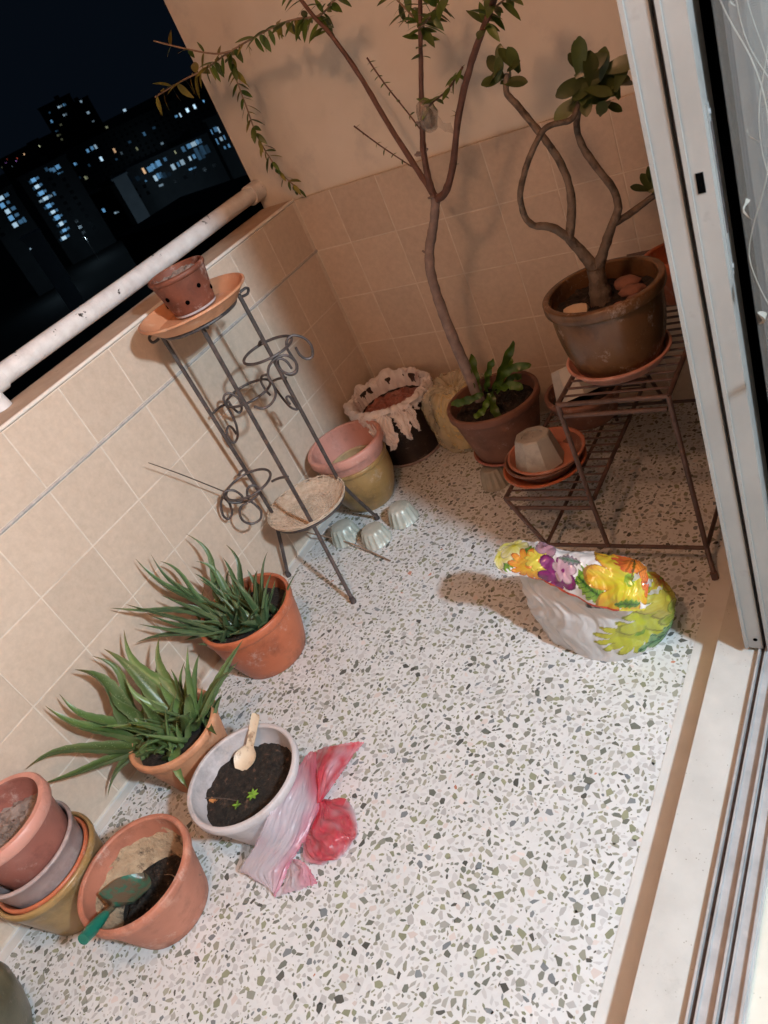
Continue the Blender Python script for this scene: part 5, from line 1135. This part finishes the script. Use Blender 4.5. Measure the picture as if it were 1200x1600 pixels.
# ------------------------------------------------------------------ the tall tree in its pot
TPX, TPY, TPZ = .693, -.322, .079
saucer('pot_saucer', (TPX, TPY, .073), .128, .10, .024, 'terra_m', 'dull red saucer under the pot of the tall tree')
tp = pot('tree_pot', (TPX, TPY, TPZ), .160, .112, .213, 'terra_b', 'brown terracotta pot holding the tall thin tree and a fern', lip=.03, soil=.165, amp=.008)
te = thing('tall_tree', DATA['trunk'][0], 'tall thin tree with forked bare branches and drooping leafy twigs', 'tree')
tk_ = part('trunk', MB().tube(DATA['trunk'], [.021, .019, .0168, .0158, .0155, .0135, .013], 14, 9, wob=.16, wf=70), MT['bark'], te)
BR = []
for b, rad in zip(DATA['br'], ([.010, .009, .0075, .0068, .0062, .0055, .004], [.0125, .010, .009, .0078, .0066, .006, .004], [.011, .011, .0098, .009, .0085, .008, .0075, .006])):
    BR.append(part('branch', MB().tube(b, rad, 9, 7, wob=.18, wf=90), MT['bark_red'], te))
for (x, y, z) in (DATA['trunk'][4], DATA['trunk'][6], DATA['br'][1][2], DATA['br'][1][3]):
    for k in range(4):
        d = Vector((random.uniform(-1, 1), random.uniform(-1, .3), random.uniform(.1, .8))).normalized()
        part('stub', MB().tube([Vector((x, y, z)), Vector((x, y, z)) + d * random.uniform(.015, .028)], [.0055, .003], 6, 1), MT['bark'], te)
LM_t = flat_leaf_mesh('leaf', MT['leaf_tree'], .34, .18)
LM_y = flat_leaf_mesh('leaf', MT['leaf_yel'], .34, .22)
LM_s = flat_leaf_mesh('leaf', MT['leaf_tree'], .36, .1)
rt = random.Random(21)
def leaves_along(pts, spacing, size, me, spread=.9, droop=.0, start=0., jit=.3, n_at=2):
    P, _ = catmull(pts, 0., 8)
    acc = 0; tot = sum((P[i + 1] - P[i]).length for i in range(len(P) - 1)); run = 0; side = 1
    for i in range(len(P) - 1):
        seg = (P[i + 1] - P[i]); run += seg.length; acc += seg.length
        if run < start * tot or acc < spacing: continue
        acc = 0
        t = seg.normalized(); q = t.cross(Vector((rt.uniform(-1, 1), rt.uniform(-1, 1), rt.uniform(-1, 1)))).normalized()
        for k in range(n_at):
            q2 = Matrix.Rotation(2 * math.pi * k / n_at + rt.uniform(-.3, .3), 3, t) @ q
            d = (q2 * spread + t * rt.uniform(.1, .6) + Vector((0, 0, -droop))).normalized()
            s = size * rt.uniform(1 - jit, 1 + jit)
            m = me if not isinstance(me, list) else rt.choice(me)
            inst('leaf', m, te, frame(P[i], d, (rt.uniform(-.5, .5), rt.uniform(-.8, .2), 1), s))
for i, tw_ in enumerate(DATA['twigs']):
    thin = .0022 if i in (0, 1) else .0026
    part('twig', MB().tube(tw_, [thin * 1.2] + [thin] * (len(tw_) - 2) + [thin * .8], 6, 4), MT['bark_red'] if i < 3 else MT['twig'], te)
leaves_along(DATA['twigs'][0], .018, .016, LM_s); leaves_along(DATA['twigs'][1], .018, .016, LM_s)
leaves_along(DATA['twigs'][2], .012, .036, LM_t)
leaves_along(DATA['twigs'][3][:5], .010, .052, [LM_t, LM_t, LM_y], .8, .5)
leaves_along(DATA['twigs'][3][4:], .024, .060, [LM_y], .8, .4)
leaves_along(DATA['twigs'][4], .05, .05, [LM_t, LM_y], .8, .2)
leaves_along(DATA['twigs'][5], .017, .045, [LM_t, LM_t, LM_y], .9, .3, n_at=2)
for i in (6, 7, 8, 9): leaves_along(DATA['twigs'][i], .009, .048, LM_t, .9, .25)
leaves_along(DATA['br'][1][4:], .012, .05, LM_t, .9, .3, .25); leaves_along(DATA['br'][0][4:], .014, .046, LM_t, .9, .4); leaves_along(DATA['br'][2][5:], .012, .048, LM_t, .9, .3)
for b in (DATA['br'][2][2], DATA['br'][2][3]):
    for k in range(2):
        inst('leaf', LM_s, te, frame(b, (rt.uniform(-1, 1), rt.uniform(-1, 0), rt.uniform(0, .5)), sc=.022))
# clear plastic wrapped round a graft on the middle branch
wc = Vector(DATA['wrap'])
wr = thing('plastic_wrap', wc, 'cloudy plastic wrap tied round a graft on the middle branch', 'wrap')
vs = []; fs = []; N = 28; lv = [(.008, .052), (.018, .046), (.024, .03), (.026, .01), (.022, -.012), (.016, -.026), (.010, -.03)]
for j, (r, z) in enumerate(lv):
    for i in range(N):
        a = 2 * math.pi * i / N; q = 1 + .3 * noise.noise((math.cos(a) * 2, math.sin(a) * 2, z * 40))
        vs.append(wc + Vector((r * q * math.cos(a), r * q * math.sin(a), z)))
for j in range(len(lv) - 1):
    for i in range(N):
        k = (i + 1) % N; fs.append((j * N + i, j * N + k, (j + 1) * N + k, (j + 1) * N + i))
part('film', MB().add(vs, fs), MT['clearwrap'], wr)
part('moss_ball', MB().lathe([(.001, -.024), (.012, -.018), (.017, .0), (.015, .02), (.006, .032), (.001, .034)], wc, 20, False, .3), MT['soil'], wr)
part('loose_flap', MB().grid([[wc + Vector((.012 + .055 * i / 6, -.012 + .01 * math.sin(i), -.002 - .035 * i / 6 + (j - 2) * .010 * (1 - .4 * i / 6) + .004 * math.sin(i * 1.7 + j))) for j in range(5)] for i in range(7)]), MT['clearwrap'], wr)

# fern with strap leaves
fe = thing('strap_leaf_fern', (TPX, TPY, TPZ + .16), 'small fern with wavy strap leaves at the foot of the tree', 'fern')
def strap(pts, w, seed):
    P, _ = catmull(pts, 0., 8); G = []
    for i, p in enumerate(P):
        f = i / (len(P) - 1); t = (P[min(i + 1, len(P) - 1)] - P[max(i - 1, 0)]).normalized()
        s = t.cross(Vector((.75, -.65, .2))).normalized(); n_ = s.cross(t)
        ww = w * (.35 + .65 * math.sin(min(1, f * 1.25 + .1) * math.pi * .62)) * (1 - max(0, (f - .8) / .2) ** 2 * .9)
        G.append([p + s * (q * ww) + n_ * (.25 * ww * q * q + .006 * math.sin(f * 22 + seed + (3 if q > 0 else 0)) * abs(q)) for q in (-1, -.5, 0, .5, 1)])
    return MB().grid(G)
for i, f in enumerate(DATA['fern']):
    part('leaf', strap(f, .0135 if i < 6 else .011, i), MT['leaf_fern'], fe)

# ------------------------------------------------------------------ stepped iron rack with its pots
rk = thing('iron_step_rack', (1.2, -.5, 0), 'rusty two step iron plant rack beside the sliding door', 'rack')
RF, RB = -.735, -.14
Z1, Z2 = .19, .50
def rod(name, pts, r=.0066, n=8): return part(name, MB().tube(pts, r, n, 1), MT['rackiron'], rk)
# step frames: doubled rods front and back, side rails, slats along x
for x0, x1, z in ((.872, 1.142, Z1), (1.122, 1.396, Z2)):
    for y in (RF, RB):
        rod('rail', [(x0, y, z), (x1, y, z)])
        rod('rail', [(x0 + .008, y, z - .035), (x1 - .008, y, z - .035)])
    for x in (x0, x1): rod('side_rail', [(x, RF, z), (x, RB, z)])
    ny = 17
    for i in range(1, ny): rod('slat', [(x0, RF + (RB - RF) * i / ny, z + .002), (x1, RF + (RB - RF) * i / ny, z + .002)], .0034, 6)
for y, yo in ((RF, -.05), (RB, .05)):
    rod('leg', [(.872, y, Z1), (.985, y + yo * 1.1, .062), (.99, y + yo * 1.1, .0)])
    rod('leg', [(1.122, y, Z2), (1.142, y + yo * .4, Z1), (1.168, y + yo * 1.1, .062)])
    rod('leg', [(1.396, y, Z2), (1.424, y + yo * .95, .062), (1.444, y + yo * 1.9, .012)])
    rod('base_bar', [(.985, y + yo * 1.1, .062), (1.424, y + yo * .95, .062)], .0058)
    fo = rod('foot', [(1.442, y + yo * 1.85, .02), (1.445, y + yo * 1.93, .001)], .0095)
for x in (.985, 1.424): rod('base_rail', [(x, RF - .052, .062), (x, RB + .052, .062)], .0058)
rod('guard_rail', [(1.175, -.15, Z2), (1.175, -.15, .61), (1.39, -.15, .615), (1.396, -.15, Z2)])

saucer('pot_saucer', (1.24, -.565, Z2 + .006), .132, .108, .034, 'terra_p', 'reddish saucer under the desert rose pot on the upper step')
pot('desert_rose_pot', (1.237, -.552, Z2 + .014), .149, .110, .205, 'brownglaze', 'large brown glazed pot with the desert rose on the upper step', lip=.03, soil=.158, soilmat='soil', lipout=.012, bulge=.008, amp=.008)
pot('red_terracotta_pot', (1.325, -.235, Z2 + .006), .085, .06, .13, 'terra_o', 'red terracotta pot behind the desert rose, half hidden by the door', lip=.03)
# stones on the soil
def pebble(c, r, mat, label, seed, sx=1.3, group='stones on the desert rose soil'):
    rs = random.Random(seed); vs = []; bm = bmesh.new(); bmesh.ops.create_icosphere(bm, subdivisions=2, radius=1)
    mb = MB(); idx = {}
    for v in bm.verts:
        q = v.co; k = 1 + .22 * noise.noise((q.x * 1.4 + seed, q.y * 1.4, q.z * 1.4)); idx[v.index] = len(vs); vs.append((c[0] + q.x * r * k * sx, c[1] + q.y * r * k, c[2] + q.z * r * k * .55))
    fs = [tuple(v.index for v in f.verts) for f in bm.faces]; bm.free()
    o = part('stone', mb.add(vs, fs), MT[mat]); tag(o, label, 'stone', group)
SZ = Z2 + .014 + .158
pebble((1.175, -.600, SZ + .012), .026, 'stone', 'largest pale stone, left on the desert rose soil', 1)
pebble((1.168, -.637, SZ + .008), .019, 'stone', 'pale stone near the front rim of the desert rose pot', 2, 1.1)
pebble((1.202, -.638, SZ + .008), .018, 'stone', 'small pale stone in front of the desert rose trunk', 3)
pebble((1.225, -.646, SZ + .006), .017, 'stone', 'flat tan stone half under the desert rose trunk', 4, 1.5)
pebble((1.30, -.535, SZ + .012), .024, 'stone_r', 'reddish stone right of the desert rose trunk', 5)
pebble((1.275, -.49, SZ + .014), .027, 'stone_r', 'largest reddish stone behind the desert rose trunk', 6)
pebble((1.318, -.575, SZ + .008), .018, 'stone_r', 'small reddish stone at the right rim of the desert rose pot', 7)
pebble((1.285, -.60, SZ + .008), .015, 'stone_r', 'smallest reddish stone right of the desert rose trunk', 8)
# desert rose
ad = thing('desert_rose', (1.237, -.552, SZ), 'desert rose with swollen grey trunk and looping bare branches', 'shrub')
for i, (p, r) in enumerate(DATA['aden']):
    part('trunk' if i == 0 else 'branch', MB().tube(p, [q * (.92 if i == 0 else .80) for q in r], 14, 8, wob=.16, wf=75), MT['bark_ad'], ad)
def spat_leaf(name):
    G = []
    for i in range(10):
        f = i / 9; w = .5 * (.06 + .37 * max(0, math.sin(math.pi * min(1, .02 + f ** 1.6))) ** .6)
        if i == 9: w = .03
        G.append([(f, s * w, -.12 * f * f + .10 * abs(s) * w) for s in (-1, -.5, 0, .5, 1)])
    return mesh_of(name, MB().grid(G), MT['leaf_ad'])
LM_a = spat_leaf('leaf')
ra = random.Random(4)
for c, size, n in DATA['adcl']:
    c = Vector(c)
    for k in range(n):
        a = k * 2.4; el = ra.uniform(-.7, 1.3)
        d = Vector((math.cos(a) * math.cos(el), math.sin(a) * math.cos(el) * .7, math.sin(el)))
        inst('leaf', LM_a, ad, frame(c + Vector((ra.uniform(-1, 1), ra.uniform(-1, 1), ra.uniform(-1, 1))) * (.012 if n < 10 else .028), d, (ra.uniform(.1, .8), ra.uniform(-1., -.4), ra.uniform(.2, .8)), size * ra.uniform(.75, 1.15)))

# nested saucers and upturned grey pot on the lower step
saucer('orange_saucer', (.955, -.594, Z1 + .006), .126, .10, .024, 'terra_o', 'bright orange saucer at the bottom of the nested pile on the lower step')
saucer('brown_saucer', (.958, -.590, Z1 + .013), .119, .09, .042, 'terra_b', 'deeper brown saucer nested in the bright orange one')
saucer('red_brown_saucer', (.966, -.584, Z1 + .021), .116, .088, .042, 'terra', 'reddish saucer on top of the nested pile, under the grey pot')
gp = thing('upturned_grey_pot', (.945, -.60, Z1 + .028), 'eight sided grey plastic pot turned upside down in the nested saucers', 'pot')
def octpot(parent, c, r0, r1, h, M, mat):
    vs = []; fs = []
    lv = [(r0 - .004, 0), (r0, .0), (r1, h - .004), (r1 - .004, h), (r1 * .62, h), (r1 * .60, h - .006), (.002, h - .006)]
    n = 8
    for r, z in lv:
        for i in range(n):
            a = 2 * math.pi * (i + .5) / n; vs.append(Vector(c) + (M @ Vector((r * math.cos(a), r * math.sin(a), z))))
    for j in range(len(lv) - 1):
        for i in range(n):
            k = (i + 1) % n; fs.append((j * n + i, j * n + k, (j + 1) * n + k, (j + 1) * n + i))
    part('shell', MB().add(vs, fs), MT[mat], parent, False)
octpot(gp, (.945, -.600, Z1 + .030), .076, .054, .095, Matrix.Rotation(.25, 4, 'Z') @ TILT('X', -4), 'greyplastic')
pot('wide_brown_bowl', (1.015, -.335, Z1 + .006), .120, .085, .105, 'terra_b', 'wide brown bowl behind the nested saucers on the lower step', lip=.02, soil=.07)
g2 = thing('tilted_grey_pot', (1.0, -.33, Z1 + .09), 'eight sided grey plastic pot lying tilted in the wide brown bowl', 'pot')
octpot(g2, (1.0, -.345, Z1 + .085), .072, .052, .10, Matrix.Rotation(.3, 4, 'Z') @ TILT('X', -28) @ TILT('Y', -10), 'greyplastic')

# ------------------------------------------------------------------ spilled soil round the pots
def crumbs():
    rs = random.Random(77); mb = MB()
    spots = [(.43, -2.02, .15, .10, 60), (.54, -1.735, .15, .08, 40), (.228, -1.67, .13, .09, 50), (.203, -1.262, .15, .08, 40), (.14, -2.09, .14, .12, 60), (.69, -.32, .15, .12, 40), (.03, -1.4, .0, .5, 60)]
    for cx, cy, r, sp, n in spots:
        for _ in range(n):
            a = rs.uniform(0, 6.283); q = r + abs(rs.gauss(0, sp)) if r else 0
            x, y = (cx + q * math.cos(a), cy + q * math.sin(a)) if r else (rs.uniform(.012, .06), rs.uniform(-2.6, -.3))
            if x < .012 or x > 1.4 or y > -.02: continue
            s = rs.uniform(.0007, .0024)
            b_ = [(x + s * rs.uniform(.7, 1.3) * math.cos(k * 1.2566 + a), y + s * rs.uniform(.7, 1.3) * math.sin(k * 1.2566 + a), .0005) for k in range(5)] + [(x, y, .0005 + s * .8)]
            mb.add(b_, [(k, (k + 1) % 5, 5) for k in range(5)])
    return mb
tag(part('spilled_soil', crumbs(), MT['soil'], None, False), 'dark crumbs of spilled soil scattered round the pots', 'soil', kind='stuff')
